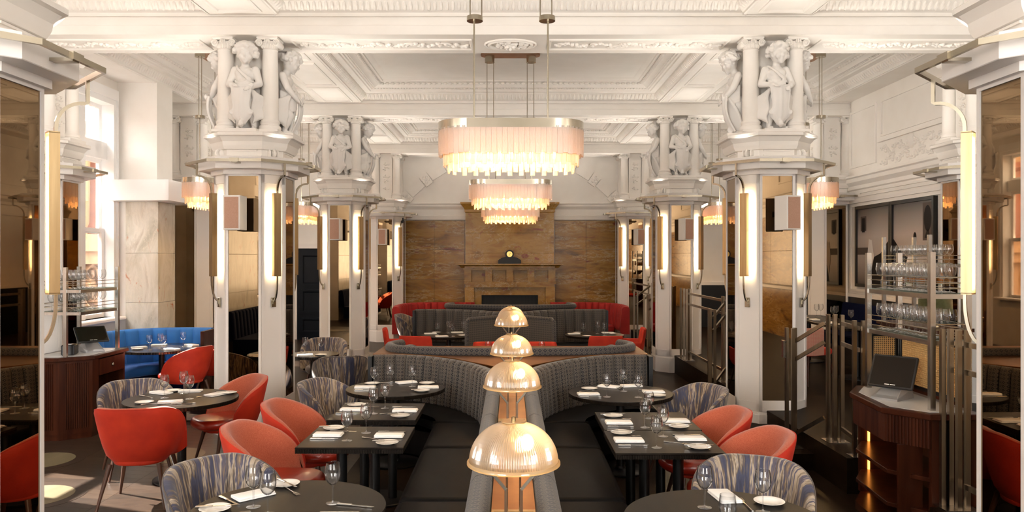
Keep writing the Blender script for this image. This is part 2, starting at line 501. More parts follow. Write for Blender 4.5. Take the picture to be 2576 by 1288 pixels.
# chevron boards where the floor is seen between the left hand tables
boards = [mat('floor_board_tone', c, .3, col2=c2, scale=6, stretch=(1, 12, 1), bmp=.05, bscale=30) for c, c2 in
          (((.020, .011, .007), (.040, .024, .015)), ((.028, .016, .010), (.050, .031, .019)), ((.017, .010, .0065), (.032, .020, .013)))]
protos = []
for k in range(3):
    for sg in (1, -1):
        h = .18 * sg
        protos.append(MB().slab([(.001, 0), (.9365, h), (.9365, h + .1190), (.001, .1190)], -.012, 0).build('floor_board', boards[k], fl))
first = [True] * 6
pw, nW = .122, 44
for c in range(4):
    x0 = -5.3 + c * .9375
    for r in range(-3, nW):
        y = 4.42 + r * .1205
        a = .19 if c % 2 == 0 else -.19
        yy = y + (0 if c % 2 == 0 else .18)
        if yy < 4.4 or yy > 9.4:
            continue
        k = 2 * rnd.randrange(3) + c % 2
        o = protos[k] if first[k] else link(protos[k].copy(), fl)
        first[k] = False
        o.location = (x0, yy, 0)
for cx, cy, r in ((-4.1, 6.55, .42), (-4.75, 7.7, .42), (-3.5, 7.9, .42), (-3.6, 5.6, .42), (-4.9, 5.7, .42)):
    MB().slab(circ(r, 40, cx, cy), -.001, .002).build('inlay_ring', mat('dark_inlay', (.03, .019, .013), .3) if cx == -4.1 else bpy.data.materials['dark_inlay'], fl)
    MB().slab(circ(r - .1, 40, cx, cy), .002, .0035).build('inlay_disc', inlay_m, fl)
pf = MB().box(3.34, XR, YF, YB, 0, .31).box(2.92, 3.34, 6.62, YB, 0, .31).box(2.92, 3.34, YF, 5.32, 0, .31)
pf.build('floor_raised', step_m, kind='structure')
st = MB().box(2.45, 2.92, 7.35, 10.45, 0, .16).box(2.40, 2.92, 14.55, 16.2, 0, .16)
st.build('trim_1', step_m, kind='structure')

# ------------------------------------------------------------------ ceiling
ce = MB().box(XL - .3, XR + .3, YF, YB + .3, 5.35, 5.5).build('ceiling', plaster, kind='structure')
sof = MB().box(XL - .3, XR + .3, YF, 3.85, 5.13, 5.35)
rows = [(3.85, 4.55), (8.70, 9.40), (13.60, 14.30), (18.5, YB)]
strips = [(XL, -5.6), (-3.42, -2.66), (2.66, 3.42), (5.6, XR)]
bays = [(4.55, 8.70), (9.40, 13.60), (14.30, 18.5)]
cof = [(-5.6, -3.42), (-2.66, 2.66), (3.42, 5.6)]
for a, b in strips:
    sof.box(a, b, 3.85, YB, 4.81, 5.35)
for y0, y1 in bays:
    for x0, x1 in cof:
        sof.box(x0 + .3, x1 - .3, y0 + .3, y1 - .3, 5.13, 5.35)
sof.build('ceiling_soffit', plaster, ce)
prof = [(-.01, 4.80), (0, 4.81), (.02, 4.81), (.02, 4.835), (.035, 4.845), (.075, 4.90), (.105, 4.945), (.105, 4.96), (.20, 4.965), (.21, 4.985), (.235, 4.99), (.245, 5.005), (.30, 5.01), (.31, 5.025), (.36, 5.05), (.43, 5.085), (.46, 5.085), (.47, 5.105), (.53, 5.11), (.56, 5.13), (.60, 5.135)]
def rect_eggs(E, x0, x1, y0, y1, u, z, pitch, sz, tilt):
    x0, x1, y0, y1 = x0 + u, x1 - u, y0 + u, y1 - u
    for (ax, ay), (bx, by), ang in (((x0, y0), (x1, y0), 0), ((x1, y0), (x1, y1), PI / 2), ((x1, y1), (x0, y1), PI), ((x0, y1), (x0, y0), -PI / 2)):
        L = math.dist((ax, ay), (bx, by)); n = max(1, int(L / pitch))
        for i in range(n):
            t = (i + .5) / n
            M = tr(ax + (bx - ax) * t, ay + (by - ay) * t, z) @ rz(ang) @ Matrix.Rotation(tilt, 4, 'X')
            E.ball((0, 0, 0), sz, 6, 4, M)
            if u < .2:
                E.tube([M @ Vector((pitch / 2, -.012, -sz[2])), M @ Vector((pitch / 2, -.012, sz[2]))], .007, 4)
for y0, y1 in bays:
    for x0, x1 in cof:
        side = x0 * x1 > 0
        MB().sweep(rect(x0, x1, y0, y1), prof, closed=True, profclosed=False).build('coffer_moulding', plaster, ce, smooth=30)
        E = MB()
        rect_eggs(E, x0, x1, y0, y1, .066, 4.897, .068, (.026, .032, .060), -.62)
        rect_eggs(E, x0, x1, y0, y1, .275, 4.999, .05, (.014, .02, .012), 0)
        rect_eggs(E, x0, x1, y0, y1, .395, 5.062, .09, (.040, .034, .026), -.45)
        E.build('egg_and_dart', plaster, ce, smooth=60, kind='stuff')
# soffit strip panels
P = MB()
for x0, x1 in strips[1:3]:
    for y0, y1 in bays:
        for q0, q1 in ((y0 + .15, y0 + 1.25), (y0 + 1.4, y1 - 1.4), (y1 - 1.25, y1 - .15)):
            P.sweep(rect(x0 + .12, x1 - .12, q0, q1), [(0, 4.81), (0, 4.795), (.02, 4.785), (.04, 4.795), (.05, 4.81)], closed=True, profclosed=False)
P.build('soffit_frame', plaster, ce)

def scroll(E, x, y, z, s, flip, down=True, M0=None):
    """one acanthus scroll: a curling stem with leaf blobs, lying on a plane facing -z"""
    pts = []
    for i in range(15):
        a = i / 14 * 3.9
        r = .085 * s * (1 - .62 * i / 14)
        pts.append((x + math.cos(a) * r * 1.25, y + flip * math.sin(a) * r, z - .006))
    M = M0 or Matrix()
    E.tube(pts, [.018 * s * (1 - .4 * i / 14) for i in range(15)], 5, M=M)
    E.ball(pts[-1], (.028 * s, .028 * s, .028), 6, 4, M)
    for k in range(6):
        p = pts[2 * k + 1]; a = rnd.uniform(0, 6.3)
        E.ball((p[0] + .028 * s * math.cos(a), p[1] + .028 * s * math.sin(a), z - .004), (.034 * s, .019 * s, .028), 6, 4, M)
def frieze(E, x0, x1, y, z, s=1, M0=None):
    n = max(1, int(abs(x1 - x0) / (.2 * s)))
    for i in range(n):
        scroll(E, x0 + (i + .5) * (x1 - x0) / n, y, z, s, 1 if i % 2 else -1, M0=M0)
for bi, (y0, y1) in enumerate(rows):
    b = MB().box(XL, XR, y0, y1, 4.58, 5.36).build('trim_%d' % (bi + 2), plaster, kind='structure')
    f = MB()
    for yy, sg in ((y0, -1), (y1, 1)):
        if yy >= YB:
            continue
        for z0, z1, d in ((4.58, 4.635, .045), (4.635, 4.69, .03), (4.69, 4.705, .036), (4.79, 4.81, .03)):
            a, c = sorted((yy, yy + sg * d))
            f.box(XL, XR, a, c, z0, z1)
    f.build('fascia', plaster, b)
    yc = (y0 + y1) / 2
    E = MB(); F = MB()
    for x0, x1 in ((-2.55, -.45), (.45, 2.55), (-5.5, -3.6), (3.6, 5.5)):
        if bi in (1, 2):
            frieze(E, x0 + .06, x1 - .06, yc, 4.58, .95)
        F.sweep(rect(x0, x1, y0 + .14, y1 - .14), [(0, 4.58), (0, 4.565), (.02, 4.56), (.03, 4.58)], closed=True, profclosed=False)
    F.build('panel_bead', plaster, b)
    if bi in (1, 2):
        E.build('acanthus_relief', plaster, b, smooth=60, kind='stuff')
        m = MB()
        m.add([], [])
        for r, rr in ((.255, .022), (.30, .014)):
            m.tube([(r * math.cos(t * PI / 16), yc + .74 * r * math.sin(t * PI / 16), 4.575) for t in range(32)], rr, 6, closed=True)
        m.build('medallion', plaster, b, smooth=60)
        g = MB()
        g.ball((0, yc, 4.575), (.085, .085, .06), 12, 8); g.ball((0, yc - .02, 4.51), (.018, .03, .02), 6, 4)
        for sx in (-1, 1):
            g.ball((sx * .035, yc + .015, 4.525), (.022, .014, .012), 6, 4); g.ball((sx * .04, yc - .045, 4.53), (.025, .025, .02), 6, 4)
        for k in range(30):
            a = k / 30 * 2 * PI; r = rnd.uniform(.10, .2)
            g.ball((r * math.cos(a) * 1.05, yc + r * .72 * math.sin(a), 4.565), (.034, .026, .024), 6, 4)
        g.build('mask_carving', plaster, b, smooth=60)

# ------------------------------------------------------------------ left wall with windows
wins = [(-2.6, -.9, 1), (2.5, 3.6, 1), (5.3, 8.1, 1), (10.25, 11.95, 1), (15.0, 17.8, 1)]
wl = MB()
WZ0, WZ1 = 1.13, 4.5
yprev = YF
for y0, y1, k in wins:
    wl.box(XL - .24, XL, yprev, y0, 0, 5.4)
    wl.box(XL - .24, XL, y0, y1, 0, WZ0); wl.box(XL - .24, XL, y0, y1, WZ1, 5.4)
    yprev = y1
wl.box(XL - .24, XL, yprev, YB + .3, 0, 5.4)
wl = wl.build('wall_left', plaster, kind='structure')
for wi, (y0, y1, k) in enumerate(wins):
    w = link(bpy.data.objects.new('window_%d' % (wi + 1), None), None, 'structure')
    n = 2 if y1 - y0 < 2 else 3
    fr = MB()
    X0, X1 = XL - .22, XL - .08
    fr.box(X0, XL + .03, y0, y0 + .09, WZ0, WZ1); fr.box(X0, XL + .03, y1 - .07, y1, WZ0, WZ1)
    fr.box(X0, XL + .03, y0 + .09, y1 - .07, WZ1 - .08, WZ1); fr.box(X0, X1, y0 + .09, y1 - .07, 3.57, 3.83)
    cell = (y1 - y0) / n
    gl = []
    for i in range(n):
        a, b = y0 + i * cell, y0 + (i + 1) * cell
        if i:
            fr.box(X0 + .002, X1 + .05, a - .09, a + .09, WZ0, WZ1 - .08)
        a += .10; b -= .10
        gl.append((a, b))
    fr.build('window_frame', paintL, w)
    for a, b in gl:
        sh = MB()
        for z0, z1, xo in ((3.83, WZ1 - .08, .05), (2.42, 3.57, .05), (WZ0, 2.5, .09)):
            for q in ((a - .02, a + .05, z0, z1), (b - .05, b + .02, z0, z1), (a + .05, b - .05, z0, z0 + .06), (a + .05, b - .05, z1 - .06, z1)):
                sh.box(X0 + xo - .04, X0 + xo + .01, *q)
        sh.build('sash', paintL, w)
        for z0, z1, xo in ((3.83, WZ1 - .08, .035), (2.42, 3.57, .035), (WZ0, 2.5, .075)):
            MB().box(X0 + xo - .003, X0 + xo + .003, a, b, z0, z1).build('pane', pane_m, w)
    MB().slab(rect(XL - .2, XL + .16, y0 - .12, y1 + .08), WZ0 - .06, WZ0, .015).build('window_sill', paintL, w)
    ar = MB()
    for q in ((y0 - .16, y0, WZ0 - .1, WZ1), (y1, y1 + .04, WZ0 - .1, WZ1), (y0 - .16, y1 + .04, WZ1, WZ1 + .16)):
        ar.box(XL, XL + .05, *q)
    ar.build('architrave', paintL, w)
# marble piers of the left wall
def pier(y0, y1, x1):
    p = link(bpy.data.objects.new('wall_pier', None), None, 'structure')
    MB().box(XL, x1 - .02, y0 + .02, y1 - .02, 0, 2.93).build('pier_core', plaster, p)
    z = 0
    for h in (.62, .72, .78, .81):
        MB().slab(rect(XL + .15, x1, y0, y0 + .02), z + .003, z + h - .003, .002).build('marble_slab', marble_pier, p)
        MB().slab(rect(x1 - .02, x1, y0 + .022, y1), z + .003, z + h - .003, .002).build('marble_slab', marble_pier, p)
        z += h
    MB().sweep([(x1, y1), (x1, y0), (XL, y0)], [(0, 2.93), (-.02, 2.95), (-.02, 3.03), (-.06, 3.08), (-.06, 3.16), (-.09, 3.2), (-.09, 3.25), (.3, 3.25), (.3, 2.93)]).build('pier_cornice', paintL, p)
    MB().box(XL, x1 - .04, y0 + .05, y1, 3.25, 4.81).build('upper_pier', plaster, p)
pier(12.0, 12.6, -5.54)
pier(.5, 2.3, -5.6)
pier(8.25, 8.7, -5.75)
# the street opposite
fc = MB().box(-11.2, -10.2, -3, 34, 0, 5.3).build('exterior_facade', pale_stone, kind='structure')
q = MB()
for y in (4, 9, 13.6, 18.9, 22.5, 27):
    q.lathe([(.5, 2.6), (.5, 2.8), (.42, 2.9), (.38, 4.6), (.5, 4.7), (.52, 4.85)], 16, tr(-10.1, y, 0))
q.build('street_column', terracotta, fc, smooth=40)
MB().box(-10.2, -9.75, -3, 34, 2.2, 2.6).box(-10.2, -9.9, -3, 34, 1.9, 2.2).box(-10.2, -9.8, -3, 34, 4.85, 5.2).build('street_cornice', pale_stone, fc)
q = MB()
for y in (4, 9, 13.6, 18.6, 22.5, 27):
    for i in range(12):
        a = i * PI / 6
        q.ball((-10.15, y + .33 * math.cos(a), 1.35 + .33 * math.sin(a)), (.12, .13, .13), 6, 4)
    q.tube([(-10.15, y + .58 * math.cos(t * PI / 12), 1.35 + .58 * math.sin(t * PI / 12)) for t in range(24)], .07, 6, closed=True)
q.build('rosette', pale_stone, fc, smooth=60)
MB().box(-10.6, -10.19, 17.2, 17.9, 4.0, 4.95).box(-10.6, -10.19, 20, 21.6, 2.9, 4.8).build('street_window', blackm, fc)
MB().box(-16, XL - .24, -8, 36, -.4, -.2).build('ground', pale_stone, kind='structure')

# ------------------------------------------------------------------ right wall
wr = MB().box(XR, XR + .3, YF, YB + .3, 0, 5.4).build('wall_right', plaster, kind='structure')
corn = [(0, 3.22), (.03, 3.24), (.03, 3.30), (.09, 3.36), (.10, 3.42), (.13, 3.44), (.13, 3.47), (0, 3.47)]
MB().sweep([(XR, YF), (XR, YB)], corn).build('cornice', plaster, wr)
MB().box(XR - .02, XR, YF, YB, 0, 1.42).build('dark_dado', blackm, wr)
MB().box(XR - .045, XR, YF, YB, 1.36, 1.42).box(XR - .03, XR, YF, YB, 3.0, 3.05).build('dado_rail', paint, wr)
for i in range(8):
    for z0, z1 in ((0, 1.35), (1.45, 2.2), (2.2, 2.98)):
        MB().slab(rect(XR - .05, XR - .021, YF + i * 1.5 + .004, min(YF + i * 1.5 + 1.5, 8.6) - .004), z0 + .003, z1 - .003, .002).build('marble_slab', marble_back, wr)
bd = MB()
for y0, y1, z0, z1 in ((9.9, 12.45, 4.02, 4.62), (12.6, 13.55, 3.62, 4.62), (10.1, 13.2, 3.1, 3.2), (10.05, 13.55, 1.46, 2.98), (5.2, 8.6, 3.7, 4.6), (.2, 3.7, 3.7, 4.6), (14.6, 18.2, 3.7, 4.6)):
    for a, b, c, d in ((y0, y1, z0, z0 + .04), (y0, y1, z1 - .04, z1), (y0, y0 + .04, z0 + .04, z1 - .04), (y1 - .04, y1, z0 + .04, z1 - .04)):
        bd.box(XR - .025, XR, a, b, c, d)
bd.build('panel_moulding', plaster, wr)
E = MB()
for i in range(9):
    for k in range(2):
        Mw = Matrix(((0, 0, 1, XR), (1, 0, 0, 10.55 + i * .22), (0, 1, 0, 3.62 + k * .17), (0, 0, 0, 1)))
        scroll(E, 0, 0, .0, 1.05, 1 if (i + k) % 2 else -1, M0=Mw)
E.ball((XR, 11.5, 3.82), (.07, .09, .12), 10, 8); E.ball((XR - .07, 11.5, 3.80), (.02, .015, .03), 6, 4)
E.box(XR - .05, XR, 10.45, 12.5, 3.49, 3.53).box(XR - .05, XR, 10.45, 12.5, 3.93, 3.96)
E.build('garland_relief', plaster, wr, smooth=60)

# ------------------------------------------------------------------ back wall
wb = MB().box(XL, XR, YB, YB + .3, 0, 5.4).build('wall_back', plaster, kind='structure')
for x0, x1 in ((-2.68, -1.15), (1.12, 2.68)):
    nx = 2
    z = 0
    for h in (.75, .75, .75, .73):
        for i in range(nx):
            a, b = x0 + (x1 - x0) * i / nx, x0 + (x1 - x0) * (i + 1) / nx
            MB().slab(rect(a + .002, b - .002, YB - .03, YB), z + .002, z + h - .002, .002).build('marble_slab', marble_back, wb)
        z += h
for x0, x1 in ((-2.72, -1.12), (1.1, 2.72)):
    MB().sweep([(x1, YB), (x0, YB)], [(0, 2.98), (.04, 3.0), (.05, 3.10), (.03, 3.12), (.03, 3.26), (.09, 3.33), (.09, 3.38), (.12, 3.40), (0, 3.40)]).build('cornice', plaster, wb)
# segmental arch with carved blocks
def arcpt(a, r):
    return (r * math.sin(a), 1.2 + r * math.cos(a))
for sg in (-1, 1):
    k = 0
    a = .30
    while a < .86:
        w = .065 if k % 2 else .125
        th = .09 if k % 2 else .06
        r0, r1 = (3.36, 3.67) if k % 2 else (3.4, 3.62)
        q = [arcpt(sg * a, r0), arcpt(sg * (a + w - .004), r0), arcpt(sg * (a + w - .004), r1), arcpt(sg * a, r1)]
        m = MB().rings([[(x, YB - t, z) for x, z in q] for t in (0, th)])
        if k % 2:
            cx, cz = arcpt(sg * (a + w / 2), 3.51)
            for i in range(5):
                m.ball((cx + .07 * math.cos(i * 1.26), YB - th, cz + .07 * math.sin(i * 1.26)), (.035, .02, .035), 6, 4)
            m.ball((cx, YB - th, cz), (.03, .025, .03), 6, 4)
        m.build('arch_block', plaster, wb)
        a += w; k += 1
m = MB().rings([[(x, y, z) for x, z in ((-1.13, 3.4), (1.1, 3.4), (.78, 4.25), (-.78, 4.25))] for y in (YB - .28, YB)])
m.build('chimney_hood', plaster, wb)
# side bays of the back wall
dr = link(bpy.data.objects.new('door_1', None), None, 'structure')
MB().box(-5.35, -3.55, YB - .06, YB, 0, 2.28).build('door_leaf', darkdoor, dr)
pn = MB()
for x0 in (-5.25, -4.4):
    for z0, z1 in ((.15, .55), (.65, 1.25), (1.35, 2.15)):
        pn.sweep([(x0, z0), (x0 + .7, z0), (x0 + .7, z1), (x0, z1)], [(0, 0), (0, .03), (.05, .03), (.08, 0)], closed=True, profclosed=False)
pn.v = [(x, YB - .06 - z, y) for x, y, z in pn.v]
pn.build('door_panel', darkdoor, dr)
MB().box(-5.5, -3.4, YB - .09, YB, 2.28, 2.40).box(-5.5, -5.35, YB - .09, YB, 0, 2.28).box(-3.55, -3.4, YB - .09, YB, 0, 2.28).build('door_frame', paint, dr)
MB().box(3.5, XR, YB - .05, YB, .31, 1.38).build('dark_dado', blackm, wb)
MB().box(3.5, XR, YB - .07, YB, 1.36, 1.44).sweep([(XR, YB), (3.4, YB)], [(0, 2.9), (.04, 2.92), (.05, 3.1), (.1, 3.3), (.1, 3.4), (0, 3.4)]).build('wall_rail', paint, wb)

# ------------------------------------------------------------------ fireplace
fp = thing('fireplace', 'tall brown marble fireplace with mantel shelf on the far wall', 'fireplace', (-.015, 18.9, 0))
z = 1.9
FY = 0
MB().box(-1.10, 1.10, .03, .3, 1.3, 3.36).box(-1.10, -.85, .03, .3, 0, 1.3).box(.85, 1.10, .03, .3, 0, 1.3).build('chimney_core', marble_fire, fp)
for h, xs in ((.26, (-1.1, 0, 1.1)), (.50, (-1.1, -.93, 0, .93, 1.1)), (.52, (-1.1, -.46, .46, 1.1))):
    for a, b in zip(xs, xs[1:]):
        MB().slab(rect(a + .002, b - .002, 0, .035), z + .002, z + h - .002, .003).build('marble_slab', marble_fire, fp)
    z += h
MB().sweep([(1.10, .25), (1.10, 0), (-1.10, 0), (-1.10, .25)], [(0, 3.16), (.02, 3.18), (.02, 3.24), (.04, 3.28), (.12, 3.38), (.12, 3.42), (-.2, 3.42), (-.2, 3.16)]).build('chimney_cornice', marble_fire, fp)
MB().sweep([(1.14, .2), (1.14, -.22), (-1.14, -.22), (-1.14, .2)], [(-.2, 1.74), (.0, 1.74), (.0, 1.80), (.05, 1.80), (.10, 1.86), (.16, 1.87), (.16, 1.90), (-.3, 1.90)]).build('mantel_shelf', marble_fire, fp)
MB().box(-1.1, 1.1, -.3, .1, 1.80, 1.895).box(-1.1, 1.1, .0, .1, 1.45, 1.80).build('frieze', marble_fire, fp)
for x in (-1.03, -.52, 0, .52, 1.03):
    MB().slab(rect(x - .085, x + .085, -.17, .005), 1.45, 1.80, .006).build('frieze_block', marble_fire, fp)
MB().box(-1.13, 1.13, -.16, .1, 1.40, 1.45).box(-1.1, 1.1, -.13, .1, 1.32, 1.40).build('architrave', marble_fire, fp)
for sx in (-1, 1):
    a, b = sorted((sx * .88, sx * 1.11))
    MB().slab(rect(a, b, -.13, .05), 0, 1.32, .008).box(a + .05, b - .05, -.145, -.12, .2, 1.2).build('pilaster', marble_fire, fp)
MB().box(-.88, .88, .02, .1, 1.12, 1.32).box(-.88, -.70, .02, .1, 0, 1.12).box(.70, .88, .02, .1, 0, 1.12).build('surround', marble_fire, fp)
fb = MB().box(-.70, .70, .22, .29, 0, 1.12)
for i in range(40):
    fb.box(-.69 + i * .0345, -.672 + i * .0345, .2, .23, .02, 1.10)
fb.build('fire_screen', firebox_m, fp)
ck = thing('mantel_clock', 'black slate mantel clock with round gilt dial on the marble mantel shelf', 'clock', (-.02, 18.75, 1.90))
m = MB().box(-.28, .28, -.08, .08, 0, .09).box(-.26, .26, -.07, .07, .09, .11)
sil = smoothpath([(-.23, .11), (-.20, .14), (-.10, .17), (-.06, .22), (0, .24)], 4)
sil = sil + [(-x, z_) for x, z_ in sil[::-1][1:]]
m.rings([[(x, y, z_) for x, z_ in sil] for y in (-.06, .06)])
m.rings([[(.105 * math.cos(i * PI / 14), y, .235 + .105 * math.sin(i * PI / 14)) for i in range(28)] for y in (-.07, .07)])
m.build('clock_case', clock_m, ck, smooth=30)
MB().rings([[(.07 * math.cos(i * PI / 12), y, .235 + .07 * math.sin(i * PI / 12)) for i in range(24)] for y in (-.076, -.069)]).build('dial', gold_m, ck)
MB().bar((0, -.08, .235), (.03, -.08, .26), .008).bar((0, -.08, .235), (-.01, -.08, .19), .006).build('hand', clock_m, ck)

# wall behind the camera; its two window openings are added for frontal fill
wf = MB()
xs = [XL - .24, -5.1, -2.2, 2.2, 5.1, XR + .3]
for i in range(5):
    if i % 2:
        wf.box(xs[i], xs[i + 1], YF - .3, YF, 0, 1.2); wf.box(xs[i], xs[i + 1], YF - .3, YF, 4.4, 5.4)
    else:
        wf.box(xs[i], xs[i + 1], YF - .3, YF, 0, 5.4)
wf.build('wall_front', plaster, kind='structure')

# ------------------------------------------------------------------ cherub statues
def fuse(mb, vox, sm=2):
    me = bpy.data.meshes.new('tmp'); me.from_pydata(mb.v, [], mb.f); me.validate()
    o = bpy.data.objects.new('tmp', me); C.objects.link(o)
    r = o.modifiers.new('r', 'REMESH'); r.mode = 'VOXEL'; r.voxel_size = vox
    s = o.modifiers.new('s', 'SMOOTH'); s.factor = .5; s.iterations = sm
    dg = bpy.context.evaluated_depsgraph_get()
    me2 = bpy.data.meshes.new_from_object(o.evaluated_get(dg))
    bpy.data.objects.remove(o); bpy.data.meshes.remove(me)
    me2.polygons.foreach_set('use_smooth', [True] * len(me2.polygons))
    return me2
def cap(m, a, b, r0, r1, n=10):
    a, b = Vector(a), Vector(b)
    k = 5
    m.tube([a + (b - a) * (i / k) for i in range(k + 1)], [r0 + (r1 - r0) * i / k for i in range(k + 1)], n)
    m.ball(a, r0, n, 6); m.ball(b, r1, n, 6)
def cherub(pose):
    rr = random.Random(5 + pose)
    B = MB()
    lean = .012 if pose else 0
    hx, hy, hz = (.02, -.05, .855) if not pose else (.0, -.085, .85)
    nod = 0.15 if not pose else .5
    turn = .25 if not pose else .35
    HM = tr(hx, hy, hz) @ rz(turn) @ Matrix.Rotation(nod, 4, 'X')
    B.ball((0, 0, 0), (.084, .092, .105), 16, 12, HM)
    B.ball((0, -.03, -.055), (.062, .06, .05), 12, 8, HM)
    for sx in (-1, 1):
        B.ball((sx * .042, -.062, -.03), (.034, .03, .032), 8, 6, HM)
        B.ball((sx * .034, -.078, .016), (.02, .014, .009), 6, 4, HM)
        B.ball((sx * .034, -.081, .034), (.028, .014, .009), 6, 4, HM)
        B.ball((sx * .085, .0, -.01), (.014, .02, .028), 6, 4, HM)
    B.ball((0, -.094, -.012), (.013, .02, .024), 6, 6, HM)
    B.ball((0, -.083, -.050), (.024, .014, .008), 6, 4, HM); B.ball((0, -.082, -.062), (.018, .014, .008), 6, 4, HM)
    B.ball((0, -.070, -.088), (.026, .026, .022), 8, 6, HM)
    cap(B, (0, .0, .70), (hx * .6, hy * .6, .79), .048, .044)
    B.ball((0, -.005, .625), (.118, .085, .115), 14, 10); B.ball((.005, -.02, .49), (.103, .092, .125), 14, 10); B.ball((.01, -.005, .385), (.118, .095, .095), 14, 10)
    for sx in (-1, 1):
        B.ball((sx * .05, -.06, .645), (.05, .035, .045), 8, 6)
    if not pose:
        arms = [((-.115, 0, .685), (-.175, -.03, .52), (-.075, -.155, .485)), ((.115, 0, .685), (.175, -.035, .525), (.095, -.16, .455))]
    else:
        arms = [((-.115, -.01, .68), (-.15, -.08, .53), (-.06, -.17, .41)), ((.115, -.01, .68), (.15, -.08, .53), (.05, -.18, .40))]
    for s0, e0, h0 in arms:
        cap(B, s0, e0, .050, .040); cap(B, e0, h0, .041, .026)
        h = Vector(h0); d = (h - Vector(e0)).normalized()
        B.ball(h + d * .018, (.026, .024, .022), 8, 6)
        for k in range(4):
            off = Vector((-.021 + k * .014, 0, 0))
            p = h + d * .03 + off
            B.tube([p, p + d * .018 + Vector((0, -.006, -.006)), p + d * .026 + Vector((0, -.004, -.026))], [.0085, .008, .006], 5)
        B.tube([h + Vector((.02 if h0[0] < 0 else -.02, -.01, .004)), h + d * .02 + Vector((.034 if h0[0] < 0 else -.034, -.012, 0))], [.009, .007], 5)
    if not pose:
        legs = [((-.055, 0, .35), (-.07, -.045, .205), (-.075, .005, .045)), ((.06, 0, .35), (.085, -.03, .205), (.095, .02, .045))]
    else:
        legs = [((-.05, 0, .35), (-.06, -.085, .21), (-.05, -.01, .045)), ((.06, .01, .35), (.07, .0, .205), (.08, .05, .045))]
    for a, k, n in legs:
        cap(B, a, k, .078, .050); cap(B, k, n, .051, .030)
        B.ball((k[0], k[1] - .012, k[2]), (.042, .04, .042), 8, 6)
        B.ball((k[0], k[1] + .03, k[2] - .07), (.042, .04, .06), 8, 6)
        cap(B, (n[0], n[1], .024), (n[0] + .01, n[1] - .075, .018), .026, .022)
    body = fuse(B, .0095, 2)
    H = MB()
    for i in range(64):
        a = rr.uniform(0, 2 * PI); e = rr.uniform(-.35, 1.45)
        if math.sin(a) < -.35 and e < .55:
            continue
        r = .112
        c = (r * math.cos(e) * math.cos(a), r * math.cos(e) * math.sin(a) + .012, .02 + r * math.sin(e))
        s_ = rr.uniform(.024, .038)
        H.ball(c, (s_, s_, s_ * .8), 7, 5, HM)
        t = rr.uniform(0, 6)
        H.tube([HM @ Vector((c[0] * 1.12 + .022 * math.cos(t + q * .8), c[1] * 1.12 + .012 * math.sin(q), c[2] + .022 * math.sin(t + q * .8))) for q in range(6)], .009, 5)
    H.ball((0, .012, .02), (.098, .10, .10), 12, 8, HM)
    hair = fuse(H, .008, 1)
    D = MB()
    if not pose:
        D.tube(smoothpath([(-.10, .0, .735), (-.06, -.085, .68), (.02, -.105, .60), (.085, -.10, .545), (.12, -.03, .54)], 4), .013, 6)
        D.tube(smoothpath([(-.085, .0, .74), (-.04, -.085, .68), (.035, -.105, .61), (.09, -.09, .57)], 4), .011, 6)
        for k in range(5):
            D.tube(smoothpath([(-.10, -.05, .56 - .02 * k), (-.02, -.115, .52 - .022 * k), (.09, -.09, .57 - .03 * k)], 4), .012, 6)
    else:
        for k in range(7):
            D.tube(smoothpath([(-.12, .02, .50 - .03 * k), (-.05, -.11, .46 - .03 * k), (.06, -.115, .52 - .03 * k), (.125, .01, .56 - .03 * k)], 4), .02, 6)
        for k in range(6):
            D.tube(smoothpath([(.02 + .012 * k, -.12, .42), (.06 + .014 * k, -.10 + .012 * k, .28), (.05 + .018 * k, -.07 + .018 * k, .12), (.03 + .02 * k, -.05 + .02 * k, .03)], 4), [.024] * 13, 6)
    sides = (-1, 1) if not pose else (-1,)
    for sx in sides:
        for k in range(5):
            x = sx * (.11 + .019 * k)
            D.tube(smoothpath([(x * .8, -.10 + .02 * k, .46 - .015 * k), (x + sx * .012, -.075 + .025 * k, .36), (x - sx * .012, -.065 + .02 * k, .24), (x + sx * .014, -.055 + .02 * k, .15), (x * .92, -.04 + .02 * k, .07 + .02 * k)], 4), [.022, .022, .021, .021, .022, .022, .02, .02, .022, .024, .022, .02, .018, .018, .016, .014, .012], 6)
    drape = fuse(D, .009, 1)
    Hh = MB()
    if not pose:
        n = 16; Rg = []
        for i in range(n + 1):
            t = i / n; z = .485 - .44 * t
            w = .112 - .035 * math.sin(t * PI * .5) + .030 * math.exp(-((t - .72) / .1) ** 2) - (.06 * max(0, t - .82) / .18)
            y = -.155 - .028 * math.sin(t * PI) + .04 * t
            row = []
            for j in range(9):
                u = -1 + j / 4
                row.append((.005 + w * u, y - .030 * (1 - u * u) - .012 * math.cos(u * 3 * PI) * .4, z - .018 * (1 - abs(u)) * (t < .05)))
            row += [(x, yy + .022, zz) for x, yy, zz in row[::-1]]
            Rg.append(row)
        Hh.rings(Rg)
        L = [r[0] for r in Rg]; Rr = [r[8] for r in Rg]
        for pth in (L, Rr, Rg[0][:9]):
            Hh.tube(pth, .013, 6)
        for c in (L[0], Rr[0], L[11], Rr[11]):
            Hh.tube([(c[0] + .022 * math.cos(q * .9), c[1] - .006, c[2] + .022 * math.sin(q * .9)) for q in range(8)], .011, 6)
        Hh.tube([(.005 + .02 * math.cos(q * .8 - 1), -.17 + .02 * math.sin(q * .8 - 1), .035) for q in range(9)], .016, 6)
        Hh.ball((.005, -.16, .05), (.032, .03, .045), 8, 6)
    else:
        Rg = []
